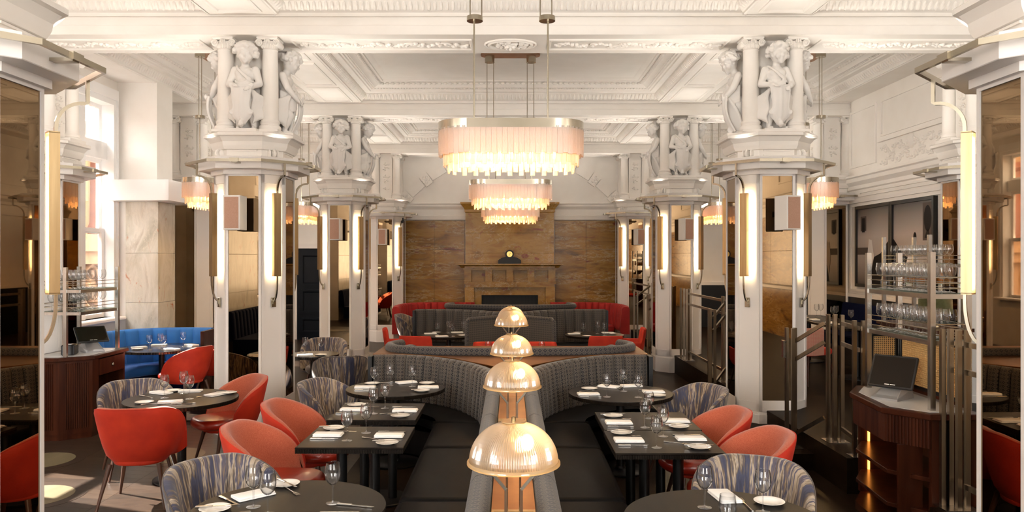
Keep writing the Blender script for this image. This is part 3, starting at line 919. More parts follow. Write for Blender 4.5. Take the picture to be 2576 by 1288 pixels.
        for i in range(13):
            t = i / 12; z = .44 - .42 * t
            w = .085 + .02 * math.sin(t * PI)
            Rg.append([(.10 + .5 * w * u, -.19 - .05 * math.sin(t * PI) + .10 * t + .03 * u * u, z) for u in (-1, -.5, 0, .5, 1)] + [(.10 + .5 * w * u, -.165 - .05 * math.sin(t * PI) + .10 * t + .03 * u * u, z) for u in (1, .5, 0, -.5, -1)])
        Hh.rings(Rg)
        for e_ in (0, 4):
            Hh.tube([r[e_] for r in Rg], .012, 6)
        Hh.tube([(.10 + .03 * math.cos(q * .8), -.20 , .43 + .03 * math.sin(q * .8)) for q in range(9)], .014, 6)
        Hh.tube([(.10, -.10 + .028 * math.cos(q * .8), .04 + .028 * math.sin(q * .8)) for q in range(9)], .016, 6)
    sh = fuse(Hh, .0085, 1)
    t = thing('cherub_statue', 'white plaster cherub', 'statue')
    for nm, me in (('body', body), ('hair', hair), ('drapery', drape), ('shield', sh)):
        me.materials.clear(); me.materials.append(stone_white); me.name = nm
        link(bpy.data.objects.new(nm, me), t)
    return t
cherubs = [Proto(cherub(0)), Proto(cherub(1))]

# ------------------------------------------------------------------ mirrored columns
def volute(E, M):
    pts = []
    for i in range(22):
        a = i / 21 * 4.2 * PI
        r = .040 * (1 - .8 * i / 21)
        pts.append(M @ Vector((r * math.cos(a), 0, r * math.sin(a))))
    E.tube(pts, [.009 * (1 - .4 * i / 21) for i in range(22)], 5)
    E.rings([[tuple(M @ Vector((.038 * math.cos(j * PI / 7), y, .038 * math.sin(j * PI / 7)))) for j in range(14)] for y in (.004, .19)])
def ionic(h, r):
    m = MB()
    m.box(-r * 1.32, r * 1.32, -r * 1.32, r * 1.32, 0, .03)
    m.lathe([(r * 1.28, .03), (r * 1.34, .05), (r * 1.28, .075), (r * 1.12, .085), (r * 1.12, .10), (r * 1.2, .115), (r * 1.12, .135), (r * 1.0, .15), (r * 1.02, .3), (r * .97, h * .6), (r * .90, h - .16), (r * .98, h - .15), (r * .9, h - .14), (r * 1.02, h - .08), (r * 1.02, h - .05)], 24)
    a = r * 1.25
    m.slab(rect(-a, a, -a, a), h - .04, h, .012)
    for sx in (-1, 1):
        volute(m, tr(sx * r * 1.02, -r * 1.02, h - .075) if sx > 0 else tr(sx * r * 1.02, -r * 1.02, h - .075) @ Matrix.Scale(-1, 4, (1, 0, 0)))
    for j in range(9):
        an = -PI / 2 + (j - 4) * .2
        m.ball((r * 1.02 * math.cos(an), r * 1.02 * math.sin(an), h - .11), (.013, .013, .028), 6, 4)
    for k in (-1, 0, 1):
        m.ball((k * .022, -r * 1.2, h - .055 - .006 * abs(k)), (.012, .016, .022), 6, 4)
    return m
colA, colB = .2, .2
def make_column(statues):
    t = thing('mirrored_column', '', 'column')
    s = MB()
    s.slab(octo(.21, .21), 0, .26, .0).slab(octo(.205, .205), .26, .285)
    s.slab(octo(colA, colB), .285, 3.05)
    s.build('shaft', paint, t)
    fr = MB(); beads = MB()
    for k in range(8):
        M = rz(k * PI / 4)
        if k % 2 == 0:
            w, d = .2, .4
            for a, b, z0, z1 in ((-w, -w + .028, .30, 3.04), (w - .028, w, .30, 3.04), (-w, w, .30, .42), (-w, w, 2.98, 3.04)):
                fr.box(a, b, -d - .014, -d + .005, z0, z1, M)
        else:
            w, d = .1414, .4243
            for a, b, z0, z1 in ((-w, -w + .032, .30, 3.04), (w - .032, w, .30, 3.04), (-w, w, .30, .40), (-w, w, 2.9, 3.04)):
                fr.box(a, b, -d - .012, -d + .005, z0, z1, M)
    fr.build('frame', paint, t)
    for k in range(0, 8, 2):
        MB().box(-.171, .171, -.406, -.398, .42, 2.98, rz(k * PI / 4)).build('mirror_panel', mirror, t)
    MB().slab(octo(.255, .325), 3.05, 3.19, .004).slab(octo(.215, .235), 3.0, 3.05).build('cornice_slab', paint, t)
    r = MB()
    o = octo(.30, .41)
    m8 = [Vector((x, y, 3.125)) for x, y in o]
    r.sweep(o, [(0, 3.11), (.022, 3.11), (.022, 3.142), (0, 3.142)], closed=True)
    rg = r.build('ring_rail', nickel, t)
    for k in range(8):
        M = rz(k * PI / 4)
        if k % 2 == 0:
            MB().box(-.03, .03, -.706, -.57, 3.10, 3.118, M).box(-.05, .05, -.722, -.70, 3.105, 3.147, M).build('ring_bracket', nickel, rg)
    up = MB()
    up.slab(octo(.20, .19), 3.19, 3.30)
    pr = [(0, 3.28), (-.03, 3.285), (-.05, 3.32), (-.055, 3.335), (-.06, 3.37), (-.10, 3.42), (-.13, 3.43), (-.13, 3.46), (-.11, 3.475), (.2, 3.475), (.2, 3.28)]
    up.sweep(octo(.20, .19), pr, closed=True)
    up.slab(octo(.28, .14), 3.45, 3.49)
    for k in range(0, 8, 2):
        M = rz(k * PI / 4)
        up.box(-.17, .17, -.50, -.2, 3.475, 3.51, M)
        up.box(-.15, .15, -.405, -.385, 3.21, 3.225, M).box(-.15, .15, -.405, -.385, 3.265, 3.28, M)
    up.build('pedestal', plaster, t, smooth=30)
    v = MB()
    for k in range(1, 8, 2):
        M = rz(k * PI / 4) @ tr(0, -.43, 3.245)
        v.tube([M @ Vector((0, -.02 + .040 * (1 - i / 20) * math.cos(i * .62), .0 + .045 * (1 - i / 20) * math.sin(i * .62))) for i in range(17)], .016, 6)
        for q in (-.05, 0, .05):
            v.ball((q, .0, .0), (.022, .04, .05), 6, 5, M)
    v.build('scroll_corner', plaster, t, smooth=50)
    cb = MB().box(-.19, .19, -.19, .19, 3.475, 4.58)
    if not statues:
        E = MB()
        for k in range(0, 8, 2):
            M = rz(k * PI / 4)
            cb.box(-.15, .15, -.25, -.19, 3.5, 4.58, M)
            for i in range(5):
                Mw = M @ Matrix(((1, 0, 0, 0), (0, 0, 1, -.25), (0, 1, 0, 3.75 + i * .15), (0, 0, 0, 1)))
                scroll(E, 0, 0, 0, .7, 1 if i % 2 else -1, M0=Mw)
        E.build('panel_relief', plaster, t, smooth=60)
    cb.build('core', plaster, t)
    io = ionic(1.10, .095)
    fst = None
    for k in range(4):
        x, y = (-.255, .255)[k % 2], (-.255, .255)[k // 2]
        if fst is None:
            fst = io.build('ionic_column', plaster, t, smooth=40); o_ = fst
        else:
            o_ = link(fst.copy(), t)
        o_.location = (x, y, 3.49); o_.rotation_euler = (0, 0, 0 if y < 0 else PI)
    return t
colS, colP = Proto(make_column(True)), Proto(make_column(False))

def make_sconce():
    t = thing('wall_sconce', '', 'lamp')
    d0 = .424
    m = MB()
    # channel open towards the column: local -y points away from the column axis
    yc = -.53
    m.box(-.042, .042, yc - .012, yc, 1.84, 2.78)
    m.box(-.042, -.036, yc, yc + .045, 1.84, 2.78).box(.036, .042, yc, yc + .045, 1.84, 2.78)
    m.box(-.042, .042, yc - .012, yc + .045, 1.835, 1.845).box(-.042, .042, yc - .012, yc + .045, 2.775, 2.785)
    m.build('channel', brass, t)
    MB().box(-.024, .024, yc + .001, yc + .012, 1.86, 2.765).build('light_strip', ropaque, t)
    a = MB()
    yr = -.70
    pts = [(0, yr, 3.115), (0, yr, 2.985)] + [(0, yr + .17 * math.sin(q), 2.985 - .0 - .17 * (1 - math.cos(q))) for q in [PI / 2 * i / 8 for i in range(1, 9)]] 
    pts = [(0, yr, 3.115), (0, yr, 2.98), (0, yr + .012, 2.975)] + [(0, yr + .012 + .158 * math.sin(PI / 2 * i / 8), 2.975 - .16 * (1 - math.cos(PI / 2 * i / 8))) for i in range(1, 9)] + [(0, yc, 2.78)]
    a.tube(pts, .014, 4, rot=PI / 4, up=(1, 0, 0))
    a.build('upper_arm', nickel, t)
    b = MB()
    pts = [(0, yc, 1.84), (0, yc, 1.79)] + [(0, yc + .085 * (1 - math.cos(PI / 2 * i / 7)), 1.79 - .24 * math.sin(PI / 2 * i / 7)) for i in range(1, 8)] + [(0, yc + .085, 1.53)]
    b.tube(pts, .012, 4, rot=PI / 4, up=(1, 0, 0))
    b.build('lower_arm', nickel, t)
    MB().slab(rect(-.03, .03, 0, .11), 0, .014, .003, M=tr(0, -d0 - .012, 1.48) @ Matrix.Rotation(PI / 2, 4, 'X') @ tr(0, 0, 0)).box(-.012, .012, yc + .07, -d0 - .01, 1.515, 1.545).build('wall_plate', nickel, t)
    return t
sconce = Proto(make_sconce())
def make_speaker():
    t = thing('wall_speaker', '', 'speaker')
    MB().slab(rrect(-.095, .095, -.105, .105, .006), -.19, .19, .004).build('cabinet', white_box, t)
    MB().box(-.078, .078, -.109, -.104, -.172, .172).build('grille', grille_m, t)
    MB().box(-.02, .02, .10, .19, -.03, .03).build('mount', blackm, t)
    return t
speaker = Proto(make_speaker())

ROWS = [(4.10, 'first'), (9.10, 'second'), (14.0, 'third'), (18.9, 'far')]
for ri, (yc, nm) in enumerate(ROWS):
    for sx, sd in ((-1, 'window'), (1, 'stair')):
        X = sx * 3.04
        pos = {'first': 'cut by the picture edge', 'second': 'tall in mid room', 'third': 'beyond the tall one', 'far': 'against the fireplace wall'}[nm]
        st = ri in (0, 1, 2)
        kind = 'with cherubs on top' if st else 'with reliefs on top'
        (colS if st else colP).put((X, yc, 0), 0, 'white mirrored octagonal column on the %s side, %s, %s' % (sd, pos, kind), 'mirrored columns')
        who = '%s side column %s' % (sd, {'first': 'cut by the picture edge', 'second': 'tall in mid room', 'third': 'third from the front', 'far': 'beside the fireplace wall'}[nm])
        inner = PI / 4 if sx < 0 else -PI / 4
        faces = [(inner, 'front aisle corner'), (-inner, 'front outer corner'), (3 * inner, 'rear aisle corner')]
        if ri == 0:
            faces = [faces[2]]
        if ri == 3:
            faces = [faces[0], faces[1]] if sx > 0 else [faces[0]]
        for a, fn in faces:
            sconce.put((X, yc, 0), a, 'brass tube lamp, %s, %s' % (fn, who), 'brass tube lamps on the columns')
        if ri:
            speaker.put((X + (-.02 if sx < 0 else .04), yc - .62, 2.545), -.02 if sx < 0 else .34, 'white loudspeaker with pink grille, %s' % who, 'loudspeakers on the columns')
        if st and ri:
            for a, fn, ps in ((0, 'front', 0), (inner * 2, 'aisle side', 1), (-inner * 2, 'outer side', 1)):
                M = rz(a) @ Vector((0, -.345, 0))
                cherubs[ps].put((X + M.x, yc + M.y, 3.51), a, 'white cherub with shield, %s of the %s' % (fn, who), 'plaster cherubs')
# half columns on the side walls
for yc, nm in ((9.45, 'nearer'), (14.0, 'farther')):
    for sx, sd in ((-1, 'window wall'), (1, 'picture wall')):
        colP.put((sx * (5.85 if yc < 10 else 5.80), yc, 0), 0, 'white mirrored pilaster on the %s, the %s one, half built into the wall' % (sd, nm), 'mirrored pilasters on the side walls')

# ------------------------------------------------------------------ chandeliers
def stadium(L, R, n):
    """points and outward angles around a stadium of straight length L, radius R"""
    per = 2 * L + 2 * PI * R; out = []
    for i in range(n):
        s = per * i / n
        if s < L:
            out.append((-L / 2 + s, -R, -PI / 2))
        elif s < L + PI * R:
            a = -PI / 2 + (s - L) / R; out.append((L / 2 + R * math.cos(a), R * math.sin(a), a))
        elif s < 2 * L + PI * R:
            out.append((L / 2 - (s - L - PI * R), R, PI / 2))
        else:
            a = PI / 2 + (s - 2 * L - PI * R) / R; out.append((-L / 2 + R * math.cos(a), R * math.sin(a), a))
    return out
def stad_poly(L, R):
    return [(x, y) for x, y, a in stadium(L, R, 64)]
def make_chandelier(L, R):
    t = thing('chandelier', '', 'chandelier')
    ZT = 3.215
    b = MB().sweep(stad_poly(L, R), [(0, ZT - .075), (.012, ZT - .075), (.012, ZT), (0, ZT)], closed=True)
    b.build('metal_band', nickel, t, smooth=30)
    MB().slab(offset(stad_poly(L, R), .014), ZT - .02, ZT - .008).build('top_plate', nickel, t)
    bars = {}
    def tier(Rq, n, z1, ln, w, jit):
        for i, (x, y, a) in enumerate(stadium(L, Rq, n)):
            l = ln + (jit if i % 2 else 0)
            key = (w, l)
            if key not in bars:
                bars[key] = MB().slab(rrect(-.005, .005, -w / 2, w / 2, .004, 2), -l, 0).build('glass_bar', chglass, t)
                o = bars[key]
            else:
                o = link(bars[key].copy(), t)
            o.location = (x, y, z1); o.rotation_euler = (0, 0, a)
    tier(R - .006, int((2 * L + 2 * PI * R) / .046), ZT - .06, .225, .047, .010)
    tier(R - .045, int((2 * L + 2 * PI * R) / .052), ZT - .07, .29, .044, .018)
    tier(R - .085, int((2 * L + 2 * PI * R) / .060), ZT - .07, .335, .040, .03)
    for i in range(9):
        x = -L / 2 + L * i / 8
        MB().lathe([(.012, ZT - .24), (.012, ZT - .02)], 8, tr(x, .06 * (-1) ** i, 0)).build('bulb_holder', brass, t)
    for i in range(9):
        x = -L / 2 + L * i / 8
        MB().ball((x, .06 * (-1) ** i, ZT - .265), (.026, .026, .036), 8, 6).build('light_bulb', bulbm, t, smooth=60)
    sp = .32 if L > .5 else .0
    for sx in ((-1, 1) if sp else (1,)):
        x = sx * sp
        MB().lathe([(.0075, ZT - .01), (.0075, 4.12)], 8, tr(x, 0, 0)).build('rod', nickel, t, smooth=40)
        for q in (-.05, .05):
            MB().lathe([(.006, 4.12), (.006, 5.02)], 8, tr(x * .95 + q, 0, 0)).build('rod', nickel, t, smooth=40)
        MB().lathe([(.07, 4.10), (.07, 4.14)], 24, tr(x * .98, 0, 0)).build('rod_cup', nickel, t, smooth=40)
        MB().lathe([(.073, 5.0), (.073, 5.12)], 24, tr(x * .98, 0, 0)).build('rod_cup', nickel, t, smooth=40)
    MB().slab(stad_poly(max(.6, 0) if sp else .001, .15), 5.105, 5.135).build('ceiling_canopy', copper, t)
    return t
big = Proto(make_chandelier(.74, .26))
names = ['largest, nearest', 'middle', 'smallest looking, farthest']
for i, y in enumerate((6.62, 11.55, 16.45)):
    big.put((-.0 if i else .005, y, 0), 0, 'long oval glass bar chandelier over the middle aisle, the %s of three' % ['nearest', 'middle', 'farthest'][i], 'chandeliers over the middle aisle')
sm = Proto(make_chandelier(.62, .25))
for sx, sd in ((-1, 'window'), (1, 'stair')):
    for i, y in enumerate((11.55, 16.45)):
        sm.put((sx * (4.57 if i == 0 else 4.42), y, 0), PI / 2, 'glass bar chandelier behind the columns of the %s side, %s one' % (sd, ['nearer', 'farther'][i]), 'chandeliers over the side aisles')

amber_led = mat('amber_led', (1, .4, .1), .5, emit=(1, .32, .05), estr=2.5)
amber_glass = mat('amber_bottle_glass', (.30, .10, .015), .12, coat=.5)
# ------------------------------------------------------------------ middle banquettes
def tufted(path, z0, z1, pitch, depth, mt, parent, name='backrest', lean=.05, closedback=True, roll=.05):
    """channel tufted back: a wall along path (face on the right hand side of the path), pillowed between seams"""
    P = resample(path, pitch / 10)
    m = len(P); V = [Vector(p[:2]) for p in P]
    zs = [0, .02, .1, .35, .7, .92, .98, 1.0]
    rings = []; uv = []; L = 0
    for i in range(m):
        d = (V[min(i + 1, m - 1)] - V[max(i - 1, 0)]).normalized(); n = Vector((d.y, -d.x))
        if i:
            L += (V[i] - V[i - 1]).length
        ph = (L / pitch) % 1
        bulge = depth * (1 - abs(2 * ph - 1) ** 3)
        row = []; acc = 0
        for k, t in enumerate(zs):
            edge = math.sin(min(1, min(t, 1.02 - t) * 14) * PI / 2)
            off = bulge * edge + lean * (1 - t) - (roll * .5) * max(0, (t - .9) * 10) ** 2
            row.append((V[i].x + n.x * off, V[i].y + n.y * off, z0 + (z1 - z0) * t))
            uv.append((L, (z1 - z0) * t))
        for w, dz in ((.05, .0), (.10, -.012), (.12, -.05)):
            row.append((V[i].x - n.x * w, V[i].y - n.y * w, z1 + dz)); uv.append((L, z1 - z0 + w))
        row.append((V[i].x - n.x * .12, V[i].y - n.y * .12, z0)); uv.append((L, 2 * (z1 - z0)))
        rings.append(row)
    return MB().rings(rings, uv=uv).build(name, mt, parent, smooth=50, uv=True)
def mirror_path(p):
    return [(-x, y) for x, y in p][::-1]

bq = thing('banquette', 'long black leather banquette with patterned backs and copper ledge down the middle', 'banquette', (0, 0, 0))
SX = .014
# spine ledge
MB().box(-.105, .105, 2.6, 8.0, .4, .85).build('ledge', copper, bq, loc=(SX, 0, 0))
MB().box(-.2, .2, 2.6, 8.2, 0, .47).build('plinth', blackm, bq, loc=(SX, 0, 0))
for y in (3.55, 5.25, 6.6):
    MB().box(-.104, .104, y - .002, y + .002, .846, .8515).build('ledge_seam', copper, bq, loc=(SX, 0, 0))
rollprof = [(-.02, .40), (-.10, .40), (-.125, .60), (-.135, .78), (-.125, .835), (-.095, .875), (-.055, .885), (-.02, .87), (-.005, .845), (0, .80), (0, .40)]
for sx in (-1, 1):
    segs = [2.6, 3.35, 4.1, 4.9, 5.7, 6.5, 7.25]
    for a, b in zip(segs, segs[1:]):
        path = [(sx * .107, a + .004), (sx * .107, a + .03), (sx * .107, b - .03), (sx * .107, b - .004)]
        if sx > 0:
            pass
        m = MB()
        m.sweep([(sx * .107, a + .003), (sx * .107, b - .003)], [(-u * sx * -1 if sx < 0 else u, z) for u, z in rollprof])
        m.build('back_roll', jacq3, bq, smooth=50, uv=True, loc=(SX, 0, 0))
cross = [(-1.545, 8.62), (-1.25, 8.62), (-1.0, 8.52), (-.78, 8.35), (-.55, 8.10), (-.36, 7.78), (-.23, 7.42), (-.21, 7.22)]
cp = smoothpath(cross, 6)
tufted(cp, .42, .95, .125, .042, jacq, bq)
tufted(mirror_path(cp), .42, .95, .125, .042, jacq, bq)
for x in (-1.575, 1.575):
    MB().box(x - .022, x + .022, 8.55, 8.74, .46, .94).box(x - .022, x + .022, 8.1, 8.74, 0, .40).build('end_panel', blackm, bq)
# leather seats
for sx in (-1, 1):
    edges = [2.3, 3.62, 5.02, 6.41, 7.40]
    for a, b in zip(edges, edges[1:]):
        m = MB()
        x0, x1 = sorted((sx * .20, sx * .76))
        m.slab(rrect(x0, x1, a + .004, b - .004, .07, 5), .33, .46, .05, seg=5)
        m.build('seat_cushion', leather, bq, smooth=60, loc=(SX, 0, 0))
    x0, x1 = sorted((sx * .20, sx * .70))
    MB().box(x0, x1, 2.3, 7.6, 0, .33).build('seat_base', blackm, bq, loc=(SX, 0, 0))
    inner = [(x, y) for x, y in cp if True]
    outer = smoothpath([(-.76, 7.41), (-.80, 7.58), (-.93, 7.78), (-1.12, 7.95), (-1.35, 8.03), (-1.55, 8.05)], 5)
    poly = [(-.20, 7.41)] + outer + [(x, y - .03) for x, y in cp if y > 7.45]
    poly = [(x, y) for x, y in poly]
    area = sum(poly[i - 1][0] * poly[i][1] - poly[i][0] * poly[i - 1][1] for i in range(len(poly)))
    if sx > 0:
        poly = [(-x, y) for x, y in poly]; area = -area
    if area < 0:
        poly = poly[::-1]
    MB().slab(poly, .33, .455, .035, seg=3).build('corner_seat', leather, bq, smooth=60)
    MB().slab(offset(poly, .06), 0, .33).build('seat_base', blackm, bq)
# copper ledge between the two booths
lp = [(-1.58, 8.75)] + [(x, y + .13) for x, y in cp if y < 8.61 and y > 7.5 and x > -1.2]
lp = [(-1.58, 8.76), (-1.2, 8.74), (-.9, 8.62), (-.6, 8.36), (-.35, 8.02), (-.12, 7.7)]
back = [(.12, 7.7), (.35, 8.02), (.6, 8.36), (.9, 8.62), (1.2, 8.74), (1.58, 8.76), (1.58, 9.55), (-1.58, 9.55)]
MB().slab(lp + back, .60, .945, .004).build('booth_ledge', copper, bq)
MB().slab(offset(lp + back, .03), 0, .60).build('ledge_base', walnut, bq)

# booth behind the ledge: the back roll is what shows
b2 = thing('curved_booth', 'curved booth back with rounded grey roll behind the copper ledge', 'booth', (0, 0, 0))
rp = smoothpath([(-1.36, 9.55), (-1.46, 9.30), (-1.40, 9.05), (-1.22, 8.86), (-.9, 8.72), (-.5, 8.66), (0, 8.64), (.5, 8.66), (.9, 8.72), (1.22, 8.86), (1.40, 9.05), (1.46, 9.30), (1.36, 9.55)], 6)
def roll_sweep(path, r, z, name, mt, parent):
    m = MB(); m.tube([(x, y, z) for x, y in path], r, 12)
    L = 0; uv = []
    for i in range(len(path)):
        if i:
            L += math.dist(path[i], path[i - 1])
        uv += [(L, j / 12 * 2 * PI * r) for j in range(12)]
    m.uv = uv
    return m.build(name, mt, parent, smooth=60, uv=True)
n3 = len(rp) // 3
for a, b in ((0, n3), (n3, 2 * n3), (2 * n3, len(rp) - 1)):
    roll_sweep(rp[a:b + 1], .058, .972, 'back_roll', jacq2, b2)
tufted([(x * .93, 9.02 + (y - 9.02) * .9 + .06) for x, y in rp[::1]], .945, .965, .3, .0, jacq, b2, 'backrest', lean=0)
# middle partition, far banquette and further booth
pt = thing('booth_partition', 'low patterned partition with two wings right behind the lamps', 'partition', (0, 0, 0))
for sx in (-1, 1):
    m = MB()
    pth = [(sx * .66, 11.8), (sx * .03, 12.45)]
    if sx > 0:
        pth = pth[::-1]
    m.sweep(pth, [(-.03, 0), (.03, 0), (.03, 1.07), (.015, 1.085), (-.015, 1.085), (-.03, 1.07)])
    m.build('wing', jacq, pt, uv=True)
    fr = MB()
    fr.tube([(sx * .67, 11.79, .0), (sx * .67, 11.79, 1.06), (sx * .64, 11.82, 1.09), (sx * .03, 12.45, 1.09)], .035, 8)
    fr.uv = [((0, 1.06, 1.1, 2.0)[min(3, i // 8)], (i % 8) * .027) for i in range(len(fr.v))]
    fr.build('wing_edge', jacq2, pt, smooth=50, uv=True)
fbq = thing('far_banquette', 'long grey patterned channel banquette in front of the fireplace', 'banquette', (0, 0, 0))
cp2 = smoothpath([(-1.82, 14.62), (-1.2, 14.60), (-.8, 14.45), (-.5, 14.2), (-.2, 13.85), (0, 13.75)], 6)
tufted(cp2, .40, 1.06, .19, .055, jacq, fbq)
tufted(mirror_path(cp2), .40, 1.06, .19, .055, jacq, fbq)
MB().slab([(-1.82, 14.1), (-1.2, 14.08), (-.6, 13.8), (0, 13.3), (.6, 13.8), (1.2, 14.08), (1.82, 14.1), (1.82, 14.62), (-1.82, 14.62)], .3, .45, .03).build('seat_cushion', leather, fbq, smooth=50)
MB().box(-1.8, 1.8, 14.15, 14.9, 0, .3).box(-1.86, -1.82, 14.5, 14.76, 0, 1.04).box(1.82, 1.86, 14.5, 14.76, 0, 1.04).build('plinth', blackm, fbq)
MB().slab([(-1.84, 14.76), (-.9, 14.7), (0, 14.1), (.9, 14.7), (1.84, 14.76), (1.84, 15.6), (-1.84, 15.6)], .3, 1.0).build('ledge', walnut, fbq)
roll_sweep(smoothpath([(-1.2, 16.0), (-1.31, 15.8), (-1.2, 15.5), (-.8, 15.25), (0, 15.15), (.8, 15.25), (1.2, 15.5), (1.31, 15.8), (1.2, 16.0)], 5), .06, 1.055, 'far_roll', jacq2, fbq)
for sx, sd, x0, x1 in ((-1, 'left', -2.62, -.86), (1, 'right', 1.0, 2.68)):
    rb = thing('red_banquette', 'curved crimson channel banquette against the marble wall, %s of the fireplace' % sd, 'banquette', (0, 0, 0), group='crimson banquettes by the fireplace')
    if sx < 0:
        pth = smoothpath([(-2.5, 16.9), (-2.56, 17.6), (-2.45, 18.3), (-2.0, 18.62), (-1.4, 18.62), (-.86, 18.60)], 6)
    else:
        pth = smoothpath([(.98, 18.60), (1.4, 18.62), (2.0, 18.62), (2.45, 18.3), (2.58, 17.6), (2.52, 16.9)], 6)
    tufted(pth, .35, .96, .17, .05, booth_red, rb)
    sp = pth + [(x * .78 + (sx * .4 if abs(x) > 2 else 0) * 0, min(y - .55, 18.05)) for x, y in pth[::-1]]
    MB().slab(rect(min(x0, x1) + .25, max(x0, x1) - .25, 17.9, 18.55), .3, .46, .03).build('seat_cushion', booth_red, rb)
    MB().box(min(x0, x1) + .25, max(x0, x1) - .25, 18.0, 18.5, 0, .3).build('plinth', blackm, rb)

# ------------------------------------------------------------------ lamps on the ledge
def make_lamp():
    t = thing('ledge_lamp', '', 'lamp')
    n = 216
    R = []
    prof = []
    for i in range(15):
        a = (.12 + .88 * i / 14) * PI / 2
        prof.append((.195 * math.sin(a) ** .92, .30 + .175 * math.cos(a)))
    for r, z in prof:
        R.append([((r + (.0024 if j % 2 else -.0024)) * math.cos(2 * PI * j / n), (r + (.0024 if j % 2 else -.0024)) * math.sin(2 * PI * j / n), z) for j in range(n)])
    MB().rings(R, caps=False).build('shade', shade_m, t)
    MB().lathe([(.194, .303), (.199, .306), (.206, .300), (.206, .291), (.199, .287), (.193, .291)], 64, caps=False).build('shade_rim', shade_rim, t, smooth=60)
    MB().lathe([(.001, .473), (.054, .473), (.056, .476), (.054, .480), (.001, .480)], 32).lathe([(.010, .48), (.010, .497), (.004, .50)], 12).build('cap', brass, t, smooth=40)
    MB().lathe([(.02, .40), (.02, .47)], 12).build('bulb_socket', brass, t)
    MB().ball((.055, -.03, .395), (.03, .03, .036), 12, 8).build('bulb', bulbl, t, smooth=60)
    m = MB()
    for sx in (-1, 1):
        for k, (p, q) in enumerate((((sx * .034, -.03, 0), (sx * .034, -.03, .19)), ((sx * .034, -.03, .185), (sx * .12, -.06, .295)))):
            m.bar(p, q, .013)
        m.bar((sx * .03, .10, .04), (sx * .03, .07, .33), .010)
        m.bar((sx * .12, -.06, .29), (sx * .14, -.10, .31), .010)
    m.build('legs', nickel, t)
    MB().box(-.10, .10, .045, .145, 0, .04).box(-.09, .09, .092, .104, .04, .048).build('base_block', brass, t)
    return t
shade_rim = litglass('shade_rim_glass', (.95, .70, .38), .25, (1, .8, .5), .1)
lamp = Proto(make_lamp())
for i, y in enumerate((3.37, 5.36, 7.20, 9.15, 11.13)):
    lamp.put((SX - .001 * i, y, .85 if i < 3 else (.945 if i == 3 else .86)), 0, 'ribbed glass dome lamp, the %s of five in a line down the middle' % ['nearest', 'second nearest', 'middle', 'second farthest', 'farthest'][i], 'dome lamps along the ledge')

